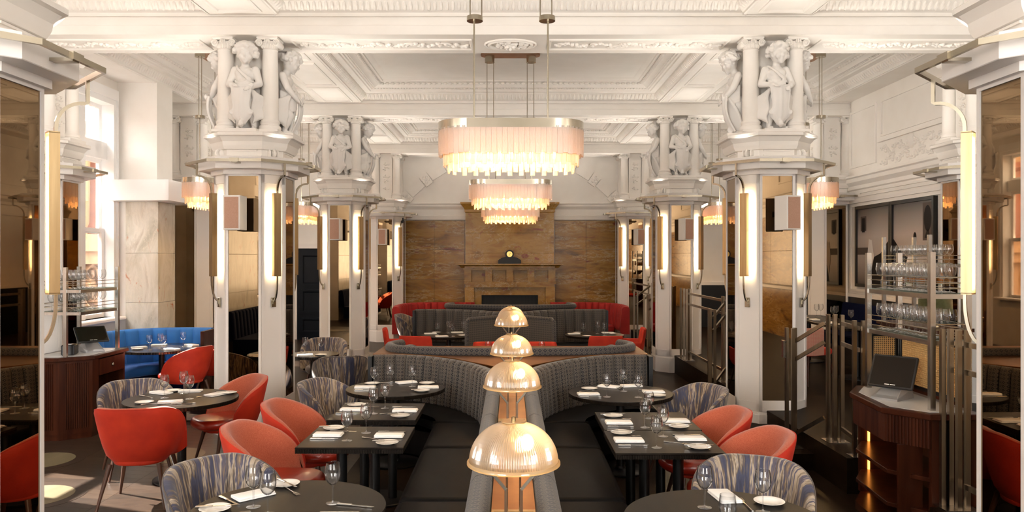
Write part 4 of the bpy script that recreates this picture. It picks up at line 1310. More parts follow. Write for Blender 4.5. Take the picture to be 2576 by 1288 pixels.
# ------------------------------------------------------------------ chairs
def sp(v, e):
    return math.copysign(abs(v) ** e, v)
def make_chair(name, cat, outer, inner, seatm, legm, W_=.35, D_=.30, A=112, top=.83, arm=.60, flat=52, e=2.4, taper=.76, zb=.37, step=False, endw=30, th=.05):
    t = thing(name, '', cat)
    n = 44; ro, ri = [], []; uvo, uvi = [], []
    rim = []
    per = 0; prev = None
    for i in range(n + 1):
        a = math.radians(-A + 2 * A * i / n); ad = abs(math.degrees(a))
        s = 0 if ad < flat else (ad - flat) / (A - flat)
        if step:
            s = min(1, max(0, (ad - flat) / 15)); s = s * s * (3 - 2 * s)
        else:
            s = s ** 1.7
        h = top - (top - arm) * s
        endk = min(1, (A - ad) / endw)
        if endk < 1:
            h -= (1 - math.sqrt(max(0, 1 - (1 - endk) ** 2))) * (h - .43)
        ux, uy = sp(math.sin(a), 2 / e), -sp(math.cos(a), 2 / e)
        def at(f, k, z):
            back = -.045 * f if uy < 0 else 0
            return (ux * W_ * k, uy * D_ * k + back * abs(uy), z)
        thk = th / W_ * (.5 + .5 * endk)
        x0 = at(0, 1, 0)
        if prev:
            per += math.dist(prev, x0)
        prev = x0
        co, ci = [], []
        for f in (0, .12, .3, .5, .7, .85, .94):
            k = taper + (1 - taper) * f ** .5
            co.append(at(f, k, zb + (h - zb) * f)); uvo.append((per, (h - zb) * f))
        co.append(at(.985, 1 - thk * .12, zb + (h - zb) * .985)); uvo.append((per, (h - zb)))
        ro.append(co)
        ci = [co[-1], at(1, 1 - thk * .35, h + .004), at(1, 1 - thk * .72, h - .002), at(.96, 1 - thk * .98, zb + (h - zb) * .95)]
        uvi += [(per, h - zb), (per, h - zb + .02), (per, h - zb + .04), (per, h - zb + .06)]
        zs = .43
        for f in (.7, .4, .1, 0):
            z = zs + (max(h - .04, zs + .02) - zs) * f
            k = taper + (1 - taper) * ((z - zb) / max(h - zb, .05)) ** .5 - thk
            ci.append(at(f, k, z)); uvi.append((per, (h - zb) * f + .06))
        ri.append(ci)
    m = MB(); m.rings(ro, closed=False, caps=False, uv=uvo)
    # front edge strips that close the shell ends
    m.build('outer_shell', outer, t, smooth=60, uv=True)
    m = MB(); m.rings(ri, closed=False, caps=False, uv=uvi)
    for c_o, c_i in ((ro[0], ri[0]), (ro[-1], ri[-1])):
        strip = c_o[:-1] + c_i + c_i[-1:]
        k = len(m.v)
        pts = c_o + c_i[1:]
        m.add(pts, [tuple(range(len(pts)))], uv=[(j * .02, .1) for j in range(len(pts))])
    m.build('inner_lining', inner, t, smooth=60, uv=True)
    pip = MB(); pip.tube([tuple(Vector(c[-1]) * 1.0) for c in ro], .005, 5)
    pip.build('piping', outer, t, smooth=60)
    bw, bd_ = W_ * taper * .96, D_ * taper * .96
    sb = [(sp(math.cos(q), 2 / e) * bw, sp(math.sin(q), 2 / e) * (bd_ + (.02 if math.sin(q) < 0 else .06))) for q in [2 * PI * i / 40 for i in range(40)]]
    MB().slab(sb, .345, .40, .02, seg=2).build('seat_pan', outer, t, smooth=50)
    sc_ = []
    for i in range(44):
        q = 2 * PI * i / 44
        x, y = sp(math.cos(q), 2 / 2.5), sp(math.sin(q), 2 / 2.5)
        sc_.append((x * W_ * (.69 + .14 * max(0, math.sin(q))), y * (.355 if y > 0 else D_ * .66) + .01))
    MB().slab(sc_, .385, .485, .048, seg=4).build('seat', seatm, t, smooth=60)
    for sx in (-1, 1):
        for sy in (-1, 1):
            MB().tube([(sx * .19, sy * .17, .36), (sx * .265, sy * .25, 0)], [.021, .011], 10).build('leg', legm, t, smooth=50)
    return t
red_chair = Proto(make_chair('dining_chair', 'chair', redvelvet, tweed_m, redleather, oakdark, W_=.345, flat=40, e=2.5, top=.84, arm=.69, A=106, taper=.62, th=.075))
coral_chair = Proto(make_chair('dining_chair', 'chair', redvelvet, tweed_m, redleather, oakdark, W_=.345, D_=.32, flat=16, e=2.2, top=.85, arm=.62, A=110, taper=.66, th=.08, endw=34))
streak_chair = Proto(make_chair('tub_chair', 'chair', streak_m, streak_m, streak_m, oakdark, W_=.345, D_=.31, flat=26, e=2.35, top=.84, arm=.66, A=108, taper=.68, th=.07))
booth_chair = Proto(make_chair('booth_chair', 'chair', redvelvet, redvelvet, redvelvet, oakdark, W_=.31, D_=.28, flat=46, e=4.2, top=.83, arm=.62, A=124, taper=.88, step=True, endw=14))
def face(dx, dy):
    return math.atan2(-dx, dy)
# chairs face local +y
red_chair.put((-3.10, 6.42, 0), face(-.12, 1), 'red velvet chair seen from behind at the near round table', 'red and coral chairs')
coral_chair.put((-2.80, 7.62, 0), face(-.74, -.68), 'coral chair with red leather seat in front of the mirrored column', 'red and coral chairs')
coral_chair.put((-1.71, 5.50, 0), face(1, -.10), 'coral tub chair at the nearer square table, window side', 'red and coral chairs')
coral_chair.put((-1.71, 6.38, 0), face(1, -.10), 'coral tub chair at the farther square table, window side', 'red and coral chairs')
coral_chair.put((1.54, 6.05, 0), face(-1, -.12), 'coral tub chair at the farther square table, stair side', 'red and coral chairs')
coral_chair.put((1.60, 5.30, 0), face(-1, -.12), 'coral tub chair at the nearer square table, stair side', 'red and coral chairs')
SG = 'streaked blue and tan tub chairs'
streak_chair.put((-1.62, 4.40, 0), face(.75, -.66), 'streaked blue and tan tub chair at the nearest round table, window side', SG)
streak_chair.put((1.38, 4.36, 0), face(-.35, -.94), 'streaked blue and cream tub chair at the nearest round table, stair side', SG)
streak_chair.put((-3.58, 7.32, 0), face(.55, -.83), 'streaked tub chair beside the wooden till cabinet, facing us', SG)
streak_chair.put((-1.71, 7.46, 0), face(1, -.35), 'streaked tub chair at the round corner table, window side', SG)
streak_chair.put((-2.16, 9.66, 0), face(-.35, 1), 'streaked tub chair seen from behind at the small sunlit table', SG)
streak_chair.put((1.66, 7.12, 0), face(-1, -.45), 'streaked tub chair at the round corner table, stair side', SG)
streak_chair.put((-2.75, 11.25, 0), face(.1, -1), 'sunlit streaked tub chair behind the small sunlit table', SG)
streak_chair.put((-2.12, 16.3, 0), face(1, -.2), 'streaked tub chair by the far crimson banquette', SG)
coral_chair.put((-4.45, 10.45, 0), face(-.95, .35), 'red velvet chair at the blue banquette table, its back to us', 'red and coral chairs')
coral_chair.put((-4.28, 11.2, 0), face(-1, .1), 'red velvet chair half hidden behind the mirrored column at the blue banquette', 'red and coral chairs')
BG = 'red armchairs in the booths'
booth_chair.put((-1.42, 12.12, 0), face(.25, 1), 'bright red armchair with its back to us at the far booth table, window side', BG)
booth_chair.put((-1.88, 13.15, 0), face(1, .15), 'bright red armchair at the end of the far booth table, window side', BG)
booth_chair.put((1.46, 12.12, 0), face(-.1, 1), 'bright red armchair with its back to us at the far booth table, stair side', BG)
booth_chair.put((2.02, 13.2, 0), face(-1, .1), 'bright red armchair at the end of the far booth table, stair side', BG)
booth_chair.put((-.27, 10.75, 0), face(0, -1), 'red armchair back showing left of the dome lamps', BG)
booth_chair.put((.40, 10.75, 0), face(0, -1), 'red armchair back showing right of the dome lamps', BG)
stool = thing('checked_chair', 'red seated chair with checked back on the raised floor behind the railing', 'chair', (4.12, 10.6, .31), face(.9, .45))
pts = smoothpath([(-.27, .0), (-.27, -.18), (-.16, -.29), (0, -.31), (.16, -.29), (.27, -.18), (.27, .0)], 5)
m = MB().sweep(pts, [(-.02, .42), (.025, .42), (.03, .76), (.005, .79), (-.02, .76)])
m.build('backrest', hound, stool, smooth=50, uv=True)
MB().slab(rrect(-.25, .25, -.26, .26, .09), .40, .50, .04, seg=3).build('seat', redvelvet, stool, smooth=60)
for sx in (-1, 1):
    for sy in (-1, 1):
        MB().tube([(sx * .19, sy * .19, .41), (sx * .25, sy * .26, 0)], [.02, .012], 8).build('leg', walnut, stool, smooth=50)

# ------------------------------------------------------------------ tables
def round_table(r, label, x, y, z=0, g='round tables', top=None):
    t = thing('round_table', label, 'table', (x, y, z), group=g)
    n = 220
    R = []
    for rr_, zz in ((r - .012, .712), (r - .004, .716), (r, .744), (r - .003, .750)):
        q = .0018 if zz < .748 else 0
        R.append([((rr_ - (q if j % 2 else 0)) * math.cos(2 * PI * j / n), (rr_ - (q if j % 2 else 0)) * math.sin(2 * PI * j / n), zz) for j in range(n)])
    MB().rings(R).build('tabletop', top or tabletop_m, t)
    MB().lathe([(.04, .02), (.04, .70)], 20).build('pedestal', blackm, t, smooth=40)
    MB().bar((-r * .55, 0, .70), (r * .55, 0, .70), .04, .025).bar((0, -r * .55, .70), (0, r * .55, .70), .04, .025).build('underframe', blackm, t)
    MB().lathe([(.245, 0), (.25, .006), (.25, .016), (.235, .024), (.05, .03), (.04, .05)], 40).build('base_plate', blackm, t, smooth=40)
    return t
def square_table(x0, x1, y0, y1, label):
    cx, cy = (x0 + x1) / 2, (y0 + y1) / 2; a, b = (x1 - x0) / 2, (y1 - y0) / 2
    t = thing('square_table', label, 'table', (cx, cy, 0), group='square tables along the banquette')
    m = MB().slab(rect(-a, a, -b, b), .735, .75, .003)
    m.slab(rect(-a + .006, a - .006, -b + .006, b - .006), .708, .735)
    m.build('tabletop', tabletop_m, t)
    rb = MB()
    k = int(2 * a / .011)
    for i in range(k):
        x = -a + (i + .5) * 2 * a / k
        rb.box(x - .0035, x + .0035, -b + .0005, -b + .008, .708, .735)
        rb.box(x - .0035, x + .0035, b - .008, b - .0005, .708, .735)
    k = int(2 * b / .011)
    for i in range(k):
        y = -b + (i + .5) * 2 * b / k
        rb.box(-a + .0005, -a + .008, y - .0035, y + .0035, .708, .735)
        rb.box(a - .008, a - .0005, y - .0035, y + .0035, .708, .735)
    rb.build('fluted_edge', tabletop_m, t, kind='stuff')
    for sx in (-1, 1):
        MB().lathe([(.038, .02), (.038, .69)], 18, tr(sx * .12, 0, 0)).build('leg', blackm, t, smooth=40)
    MB().box(-.25, .25, -.03, .03, .68, .708).build('underframe', blackm, t)
    MB().slab(rrect(-.26, .26, -.22, .22, .2, 6), 0, .022, .006).build('base_plate', blackm, t)
    return t
TP = {
 'A': 'round table beside the red velvet chair', 'B': 'nearest round table, window side', 'C': 'nearer square table, window side', 'D': 'farther square table, window side',
 'E': 'round corner table, window side', 'F': 'round corner table, stair side', 'G': 'square tables, stair side', 'H': 'nearest round table, stair side',
 'L': 'sunlit blue banquette table', 'T': 'small sunlit table behind the striped chair', 'M': 'far booth table, window side', 'N': 'far booth table, stair side', 'O': 'booth table behind the copper ledge',
 'R': 'raised table along the navy banquette'}
round_table(.50, 'black round pedestal table beside the red velvet chair, set for four', -3.04, 7.06)
round_table(.50, 'black round table nearest us on the window side, cut by the bottom edge', -1.15, 3.96)
round_table(.49, 'black round corner table in the banquette on the window side', -1.145, 7.62)
round_table(.50, 'black round corner table in the banquette on the stair side', 1.06, 7.35)
round_table(.50, 'black round table nearest us on the stair side, cut by the bottom edge', 1.064, 3.78)
round_table(.60, 'round table glaring in the sun in front of the blue banquette', -5.05, 11.05, top=polished_m)
round_table(.34, 'small black round table with sunlit top behind the striped chair', -2.66, 10.3, top=polished_m)
round_table(.50, 'black round booth table on the window side with red armchairs', -1.04, 12.85)
round_table(.50, 'black round booth table on the stair side with red armchairs', 1.42, 12.9)
round_table(.40, 'booth table between the red armchairs behind the copper ledge, mostly hidden', .06, 9.95)
square_table(-1.475, -.735, 5.22, 5.87, 'black square table, nearer one of the pair on the window side')
square_table(-1.475, -.76, 6.11, 6.81, 'black square table, farther one of the pair on the window side')
square_table(.70, 1.435, 5.07, 5.735, 'black square table, nearer one of the pair on the stair side')
square_table(.71, 1.445, 5.755, 6.42, 'black square table, farther one of the pair on the stair side')
rt = thing('long_table', 'dark long table on the raised floor in front of the navy banquette', 'table', (5.0, 11.9, .31))
MB().slab(rrect(-.35, .35, -1.3, 1.3, .04), .715, .75, .004).build('tabletop', tabletop_m, rt)
for y in (-.9, .9):
    MB().lathe([(.25, 0), (.25, .02), (.04, .03), (.04, .71)], 20, tr(0, y, 0)).build('leg', blackm, rt)

# ------------------------------------------------------------------ place settings
bowl = [(.004, .098), (.016, .101), (.028, .112), (.038, .131), (.0425, .155), (.041, .180), (.035, .212), (.034, .214), (.0335, .212), (.0395, .180), (.041, .155), (.0365, .132), (.027, .114), (.015, .1035), (.0, .101)]
stem = [(.008, .005), (.0055, .012), (.0042, .03), (.004, .06), (.0045, .085), (.007, .099), (.003, .101)]
foot = [(.036, 0), (.037, .001), (.034, .0025), (.012, .006), (.006, .010)]
def make_glass(parts):
    if parts:
        t = thing('wine_glass', '', 'glass')
        MB().lathe(bowl, 28, caps=False).build('bowl', glass, t, smooth=60)
        MB().lathe(stem, 12).build('stem', glass, t, smooth=60)
        MB().lathe(foot, 28).build('foot', glass, t, smooth=60)
        return t
    m = MB(); m.lathe(bowl[:7], 14, caps=False); m.lathe(stem, 6); m.lathe(foot, 14)
    return tag(m.build('wine_glass', glass, smooth=60), '', 'glass')
gA, gB = Proto(make_glass(True)), Proto(make_glass(False))
def make_napkin():
    m = MB()
    M = Matrix()
    for i, (x0, x1, y0, y1, z0, z1) in enumerate(((-.105, .105, -.06, .06, 0, .009), (-.104, .1, -.058, .06, .009, .018))):
        n = 8; rows = []
        m.slab(rrect(x0, x1, y0, y1, .008, 2), z0, z1, .004, seg=2)
    m.v = [(x, y, z + (.0025 * math.sin(x * 38 + y * 23) if z > .012 else 0)) for x, y, z in m.v]
    return tag(m.build('napkin', linen, smooth=50), '', 'napkin')
def make_plate():
    m = MB().lathe([(.03, 0), (.048, .001), (.052, .004), (.078, .012), (.080, .014), (.077, .0145), (.052, .008), (.046, .005), (.001, .005)], 36)
    return tag(m.build('side_plate', china, smooth=50), '', 'plate')
def make_knife():
    t = thing('knife', '', 'cutlery')
    m = MB().slab([(-.105, -.009), (-.02, -.007), (-.02, .007), (-.105, .009)], 0, .010, .003)
    m.build('handle', silver, t, smooth=40)
    MB().slab([(-.02, -.004), (.07, -.008), (.095, -.006), (.107, .005), (-.02, .005)], .003, .006).build('blade', silver, t)
    return t
def make_fork():
    t = thing('fork', '', 'cutlery')
    MB().tube([(-.10, 0, .004), (-.04, 0, .006), (.03, 0, .005), (.045, 0, .007)], [.006, .0035, .003, .006], 6, flat=1).build('handle', silver, t, smooth=40)
    m = MB().slab([(.04, -.004), (.056, -.011), (.064, -.011), (.064, .011), (.056, .011), (.04, .004)], .005, .008)
    for k in range(4):
        m.box(.062, .108, -.011 + k * .0065, -.008 + k * .0065, .005, .008)
    m.build('tines', silver, t)
    return t
nap, plate, knife, fork = Proto(make_napkin()), Proto(make_plate()), Proto(make_knife()), Proto(make_fork())
ORD = ['first', 'second', 'third', 'fourth', 'fifth', 'sixth', 'seventh', 'eighth', 'ninth']
def order(i, n):
    if n == 1:
        return 'the only one'
    if i == 0:
        return 'leftmost'
    if i == n - 1:
        return 'rightmost'
    return 'middle one' if n == 3 else ORD[i] + ' from left'
def place(tk, proto, pts, word, grp, z=.7505):
    pts = sorted(pts, key=lambda p: p[0] / p[1])
    for i, p in enumerate(pts):
        a = p[2] if len(p) > 2 else 0
        zz = z + (p[3] if len(p) > 3 else 0)
        proto.put((p[0], p[1], zz), a, '%s on the %s, %s' % (word, TP[tk], order(i, len(pts))), grp)
H2 = PI / 2
G_, N_, P_, K_, F_ = 'wine glasses on the tables', 'white folded napkins', 'white side plates', 'table knives', 'table forks'
def setting(tk, g, n, p, k, f, big_=True, z=.7505):
    place(tk, gA if big_ else gB, g, 'clear wine glass', G_, z); place(tk, nap, n, 'folded white napkin', N_, z)
    place(tk, plate, p, 'white side plate', P_, z); place(tk, knife, k, 'silver knife', K_, z); place(tk, fork, f, 'silver fork', F_, z)
setting('A', [(-3.2, 7.06), (-3.12, 7.29), (-2.95, 7.02)], [(-3.34, 7.30, -.5), (-3.05, 6.85, .35), (-2.78, 7.22, 1.1), (-3.10, 7.40, .1)], [(-3.27, 6.82), (-2.70, 7.30), (-3.28, 7.42)],
        [(-3.40, 7.12, -.6), (-2.90, 6.78, .4), (-2.70, 7.295, .35, .015)], [(-3.17, 6.77, .6), (-2.86, 7.15, 1.1)])
setting('B', [(-1.34, 3.98), (-1.23, 3.87), (-.94, 4.04)], [(-1.40, 4.16, .75), (-.86, 3.80, .0)], [(-1.285, 4.36), (-1.52, 3.93)], [(-1.50, 4.07, -.75), (-.81, 3.99, -.25), (-1.515, 3.935, .2, .015), (-1.27, 4.34, -.8, .015)], [(-1.22, 4.24, -.9), (-1.42, 3.84, .5)])
setting('C', [(-1.16, 5.42), (-1.07, 5.66)], [(-1.33, 5.58), (-.88, 5.55)], [(-1.34, 5.79), (-.86, 5.33)], [(-1.33, 5.47), (-.88, 5.68), (-1.345, 5.79, .08, .015), (-.86, 5.335, .1, .015)], [(-1.25, 5.69, -.2), (-.98, 5.45, -.5)])
setting('D', [(-1.14, 6.36), (-1.08, 6.58)], [(-1.34, 6.50), (-.89, 6.46)], [(-1.35, 6.70), (-.90, 6.24)], [(-1.35, 6.36), (-.92, 6.62), (-1.35, 6.705, .1, .015), (-.90, 6.24, .1, .015)], [(-1.24, 6.62, -.2), (-.99, 6.35, .4)])
setting('E', [(-1.35, 7.58), (-1.22, 7.75), (-.99, 7.70)], [(-1.45, 7.62, .1), (-1.08, 7.92, .5), (-.82, 7.62, .1)], [(-1.42, 7.84), (-.86, 7.86), (-.86, 7.42)], [(-1.42, 7.47), (-.80, 7.74), (-.86, 7.42, .3, .015)], [(-1.28, 7.92, .4)])
setting('F', [(.90, 7.12), (1.10, 7.42), (1.19, 7.10)], [(.74, 7.24, .05), (.99, 7.66, -.5), (1.22, 7.70, .2), (1.38, 7.36, 0)], [(.78, 7.53), (1.38, 7.16)], [(.75, 7.11), (.88, 7.70, 1.2), (1.10, 7.60, 1.2), (1.36, 7.48)], [(.76, 7.40, .3)])
setting('G', [(1.03, 5.84), (1.12, 6.17), (1.11, 5.55), (1.0, 5.22)], [(.85, 5.99), (1.31, 6.05), (.84, 5.41), (1.29, 5.46)], [(.84, 6.24), (1.29, 5.85), (.82, 5.64), (1.29, 5.21)],
        [(.85, 5.86), (1.31, 6.17), (.85, 5.27), (1.29, 5.58), (.84, 6.245, .1, .015), (1.29, 5.85, .05, .015), (.82, 5.645, -.05, .015), (1.29, 5.22, .05, .015)], [(.86, 6.11, .15), (.84, 5.52, .2), (1.19, 5.95, -.5), (1.17, 5.33, -.5)])
setting('H', [(1.01, 3.97), (1.29, 3.90)], [(1.16, 4.13, -1.45)], [(1.37, 4.04)], [], [(1.235, 4.0, 1.6)])
tum = thing('tumbler', 'clear stemless tumbler on the nearest round table, stair side', 'glass', (1.09, 3.83, .7505))
MB().lathe([(.026, 0), (.034, .004), (.042, .03), (.044, .06), (.038, .11), (.0365, .11), (.042, .06), (.040, .032), (.032, .008), (.0, .006)], 28, caps=False).build('bowl', glass, tum, smooth=60)
setting('L', [(-5.07, 10.72), (-5.02, 10.95), (-4.87, 10.72), (-4.78, 11.15)], [(-5.35, 11.0, .6), (-5.2, 11.3, .2), (-4.78, 10.78, -.4), (-4.72, 11.3, -.6)], [(-5.28, 10.80)], [], [], False)
setting('T', [(-2.80, 10.42), (-2.56, 10.32)], [(-2.72, 10.12, .3)], [(-2.52, 10.15)], [], [], False)
setting('M', [(-1.22, 12.78), (-1.06, 13.12), (-.95, 12.60), (-.80, 12.95)], [(-1.36, 12.98, .2), (-1.13, 12.55, .3), (-.92, 13.2, .2)], [(-1.28, 13.18), (-.80, 12.68)], [], [], False)
setting('N', [(1.22, 12.75), (1.49, 13.05), (1.57, 12.75)], [(1.08, 12.95, .1), (1.68, 13.15, .1)], [(1.15, 13.15), (1.74, 13.0), (1.26, 12.58)], [], [], False)
setting('O', [(-.29, 9.95), (.41, 9.95)], [], [], [], [], False)
setting('R', [(5.12, 12.76), (5.22, 12.84), (5.12, 12.11), (5.27, 12.34), (5.08, 11.38)], [(4.85, 12.8, 1.4), (4.82, 12.1, 1.5), (4.83, 11.5, 1.5)], [(4.80, 12.45), (4.85, 11.2)], [], [], False, 1.0605)
# blue banquette and navy banquette
bl = thing('blue_banquette', 'curved bright blue channel banquette in the sun by the marble pier', 'banquette', (0, 0, 0))
bp = smoothpath([(-5.95, 10.35), (-5.98, 10.9), (-5.86, 11.45), (-5.5, 11.8), (-5.0, 11.88), (-4.62, 11.84)], 6)
tufted(bp, .42, .96, .20, .03, bluevelvet, bl)
MB().slab([(-5.85, 10.4), (-5.4, 10.4), (-5.38, 10.9), (-5.25, 11.15), (-4.95, 11.3), (-4.62, 11.3), (-4.62, 11.74), (-5.4, 11.72), (-5.8, 11.4)], .33, .46, .03).build('seat_cushion', bluevelvet, bl, smooth=50)
MB().slab([(-5.83, 10.45), (-5.45, 10.45), (-5.43, 10.95), (-5.25, 11.25), (-4.95, 11.36), (-4.64, 11.36), (-4.64, 11.84), (-5.4, 11.8), (-5.8, 11.4)], 0, .33).build('plinth', navyvelvet, bl)
MB().box(-4.61, -4.56, 11.35, 12.0, 0, .95).build('end_panel', walnut, bl)
bl2 = thing('blue_banquette', 'navy banquette along the window wall, seen only in the column mirrors', 'banquette', (0, 0, 0))
tufted([(-5.42, -2.0), (-5.42, 2.6)], .42, 1.0, .2, .03, navyvelvet, bl2)
MB().box(-5.38, -4.88, -2, 2.6, .1, .46).build('seat_cushion', navyvelvet, bl2)
nv = thing('navy_banquette', 'long navy velvet banquette along the picture wall on the raised floor', 'banquette', (0, 0, 0))
tufted([(5.86, 13.48), (5.86, 9.98)], .70, 1.27, .9, .012, navyvelvet, nv)
MB().box(5.35, 5.84, 9.98, 13.48, .62, .78).build('seat_cushion', navyvelvet, nv)
MB().box(5.42, 5.92, 9.98, 13.48, .31, .62).build('plinth', blackm, nv)

# ------------------------------------------------------------------ railings
def newel(pts, z0, z1, t):
    for x, y in pts:
        MB().box(x - .016, x + .016, y - .016, y + .016, z0 + .008, z1).build('post', railm, t)
    xs = [p[0] for p in pts]; ys = [p[1] for p in pts]
    MB().slab(rect(min(xs) - .05, max(xs) + .05, min(ys) - .05, max(ys) + .05), z0, z0 + .008).build('foot_plate', steel, t)
def rails(segs, t):
    for a, b in segs:
        MB().bar(a, b, .022, .036).build('rail', railm, t)
def railing(label):
    return thing('stair_railing', label, 'railing', (0, 0, 0), group='bronze stair railings')
t = railing('bronze railing with bent handrail left of the stair side till cabinet')
newel([(2.76, 7.62), (2.84, 7.62), (2.80, 7.56)], .16, 1.35, t)
newel([(3.03, 7.28), (3.10, 7.28), (3.05, 7.18), (3.13, 7.20)], .31, 1.51, t)
newel([(3.02, 6.70), (3.08, 6.66)], .31, 1.50, t)
rails([((2.83, 7.58, 1.22), (3.00, 7.30, 1.42)), ((2.83, 7.58, 1.04), (3.00, 7.30, 1.24)), ((2.83, 7.58, .30), (3.00, 7.30, .52)), ((3.12, 7.18, 1.43), (3.05, 6.68, 1.43)), ((3.12, 7.18, 1.24), (3.05, 6.68, 1.24)), ((3.12, 7.18, .44), (3.05, 6.68, .44))], t)
MB().box(2.715, 2.73, 7.55, 7.66, 1.21, 1.225).box(2.715, 2.73, 7.55, 7.66, 1.06, 1.075).box(2.70, 2.72, 7.55, 7.60, 1.06, 1.225).build('latch', steel, t)
t = railing('bronze railing post cluster in front of the stair side till cabinet')
newel([(3.03, 5.35), (3.09, 5.26), (3.09, 5.36), (3.16, 5.28)], .31, 1.55, t)
rails([((3.14, 5.27, 1.45), (3.14, 4.55, 1.45)), ((3.14, 5.27, 1.26), (3.14, 4.55, 1.26)), ((3.14, 5.27, .47), (3.14, 4.55, .47))], t)
t = railing('bronze railing along the raised floor between the two mirrored columns')
newel([(2.68, 10.30), (2.76, 10.30), (2.72, 10.38)], .16, 1.35, t)
newel([(2.97, 10.62), (3.03, 10.62), (2.98, 10.72), (3.05, 10.72)], .31, 1.51, t)
newel([(2.98, 13.1), (3.05, 13.05), (2.98, 12.9), (3.06, 12.95), (2.97, 13.3)], .31, 1.52, t)
rails([((2.74, 10.32, 1.24), (3.0, 10.62, 1.44)), ((2.74, 10.32, 1.06), (3.0, 10.62, 1.26)), ((2.74, 10.32, .32), (3.0, 10.62, .52)), ((3.02, 10.7, 1.44), (3.03, 12.95, 1.44)), ((3.02, 10.7, 1.26), (3.03, 12.95, 1.26)), ((3.02, 10.7, .45), (3.03, 12.95, .45))], t)
t = railing('bronze railing by the farthest stair beside the fireplace side column')
newel([(2.56, 15.8), (2.63, 15.8)], .16, 1.35, t)
newel([(2.95, 16.3), (3.02, 16.3)], .31, 1.51, t)
newel([(2.58, 14.75), (2.65, 14.75), (2.70, 14.80)], .16, 1.33, t)
rails([((2.6, 15.8, 1.24), (2.98, 16.3, 1.44)), ((2.6, 15.8, 1.06), (2.98, 16.3, 1.26)), ((2.68, 14.78, 1.22), (3.02, 14.5, 1.42)), ((2.68, 14.78, 1.04), (3.02, 14.5, 1.24)), ((2.68, 14.78, .3), (3.02, 14.5, .5)), ((2.98, 16.3, 1.44), (2.98, 18.4, 1.44)), ((2.98, 16.3, 1.26), (2.98, 18.4, 1.26))], t)

# ------------------------------------------------------------------ till cabinets with glass racks
def rack(name, label, posts, z0, z1, shelves, t_rods, cane=None):
    t = thing('glass_rack', label, 'rack', (0, 0, 0))
    for x, y in posts:
        MB().box(x - .019, x + .019, y - .019, y + .019, z0, z1).build('post', steel, t)
    xs = [p[0] for p in posts]; ys = [p[1] for p in posts]
    x0, x1, y0, y1 = min(xs), max(xs), min(ys), max(ys)
    for z in shelves:
        m = MB()
        for a, b in (((x0, y0), (x1, y0)), ((x1, y0), (x1, y1)), ((x1, y1), (x0, y1)), ((x0, y1), (x0, y0))):
            m.bar((*a, z - .02), (*b, z - .02), .022, .034)
        m.build('shelf_frame', steel, t)
        MB().box(x0 + .012, x1 - .012, y0 + .012, y1 - .012, z - .004, z + .004).build('shelf', shelfglass, t)
        for dz in t_rods:
            for x in (x0, x1):
                MB().tube([(x, y0, z + dz), (x, y1, z + dz)], .004, 6).build('guard_rod', nickel, t)
            MB().tube([(x0, y0, z + dz), (x1, y0, z + dz)], .004, 6).build('guard_rod', nickel, t)
    if cane:
        zc0, zc1 = cane
        for a, b in (((x0 + .03, y1), (x1 - .03, y1)), ((x1, y1 - .04), (x1, y0 + .04))):
            d = Vector((b[0] - a[0], b[1] - a[1], 0)); L = d.length; d.normalize()
            f = MB(); fw = MB()
            A0 = Vector((a[0], a[1], 0))
            for p, q in (((0, zc0), (L, zc0)), ((0, zc1), (L, zc1)), ((0, zc0), (0, zc1)), ((L, zc0), (L, zc1))):
                f.bar(A0 + d * p[0] + Vector((0, 0, p[1])), A0 + d * q[0] + Vector((0, 0, q[1])), .012, .03)
            n = int(L / .016)
            for i in range(1, n):
                p = A0 + d * (L * i / n)
                fw.bar(p + Vector((0, 0, zc0)), p + Vector((0, 0, zc1)), .0055)
            n = int((zc1 - zc0) / .016)
            for i in range(1, n):
                z = zc0 + (zc1 - zc0) * i / n
                fw.bar(A0 + Vector((0, 0, z)), A0 + d * L + Vector((0, 0, z)), .0055)
            f.build('panel_frame', blackm, t)
            fw.build('cane_panel', cane_m, t, kind='stuff')
    return t
def shelf_glasses(x0, x1, y0, y1, z, nx, ny, label, grp):
    for i in range(nx):
        for j in range(ny):
            gB.put((x0 + (x1 - x0) * (i + .5) / nx + rnd.uniform(-.006, .006), y0 + (y1 - y0) * (j + .5) / ny + rnd.uniform(-.006, .006), z + .004), 0, label, grp)

def cabinet(label, poly, top, loc=(0, 0, 0)):
    t = thing('till_cabinet', label, 'cabinet', loc)
    MB().slab(offset(poly, -.012), top - .045, top, .006).build('worktop', walnut, t)
    MB().slab(offset(poly, .055), top - .001, top + .002).build('worktop_inlay', countertop, t)
    return t
# stair side cabinet: open shelves towards the aisle
polyR = [(2.95, 5.36), (3.31, 5.36), (3.31, 6.56), (2.98, 6.56), (2.79, 6.25), (2.74, 5.62)]
t = cabinet('dark walnut till cabinet with open shelves on the stair side', polyR, .95)
ins = offset(polyR, .02)
MB().sweep(ins[-2:] + ins[:1], [(0, .70), (.02, .70), (.02, .905), (0, .905)]).build('apron', walnut, t)
rb = MB()
pth = resample([ins[-3], ins[-2], ins[-1], ins[0]], .024)
for x, y in pth:
    rb.lathe([(.008, .70), (.008, .905)], 6, tr(x, y, 0))
rb.build('tambour', walnut, t, smooth=60, kind='stuff')
MB().slab(offset(polyR, .03), 0, .06).build('plinth', walnut, t)
for z in (.22, .46):
    MB().slab(offset(polyR, .035), z, z + .03, .003).build('shelf', walnut, t)
for q in ((3.26, 3.30, 5.38, 6.54, .06, .91), (2.98, 3.26, 6.50, 6.54, .06, .91), (2.97, 3.26, 5.38, 5.42, .06, .91), (2.80, 2.97, 5.50, 5.53, .06, .70)):
    MB().box(*q).build('side_panel', walnut, t)
MB().box(3.04, 3.055, 6.485, 6.497, .08, .70).build('light_strip', amber_led, t)
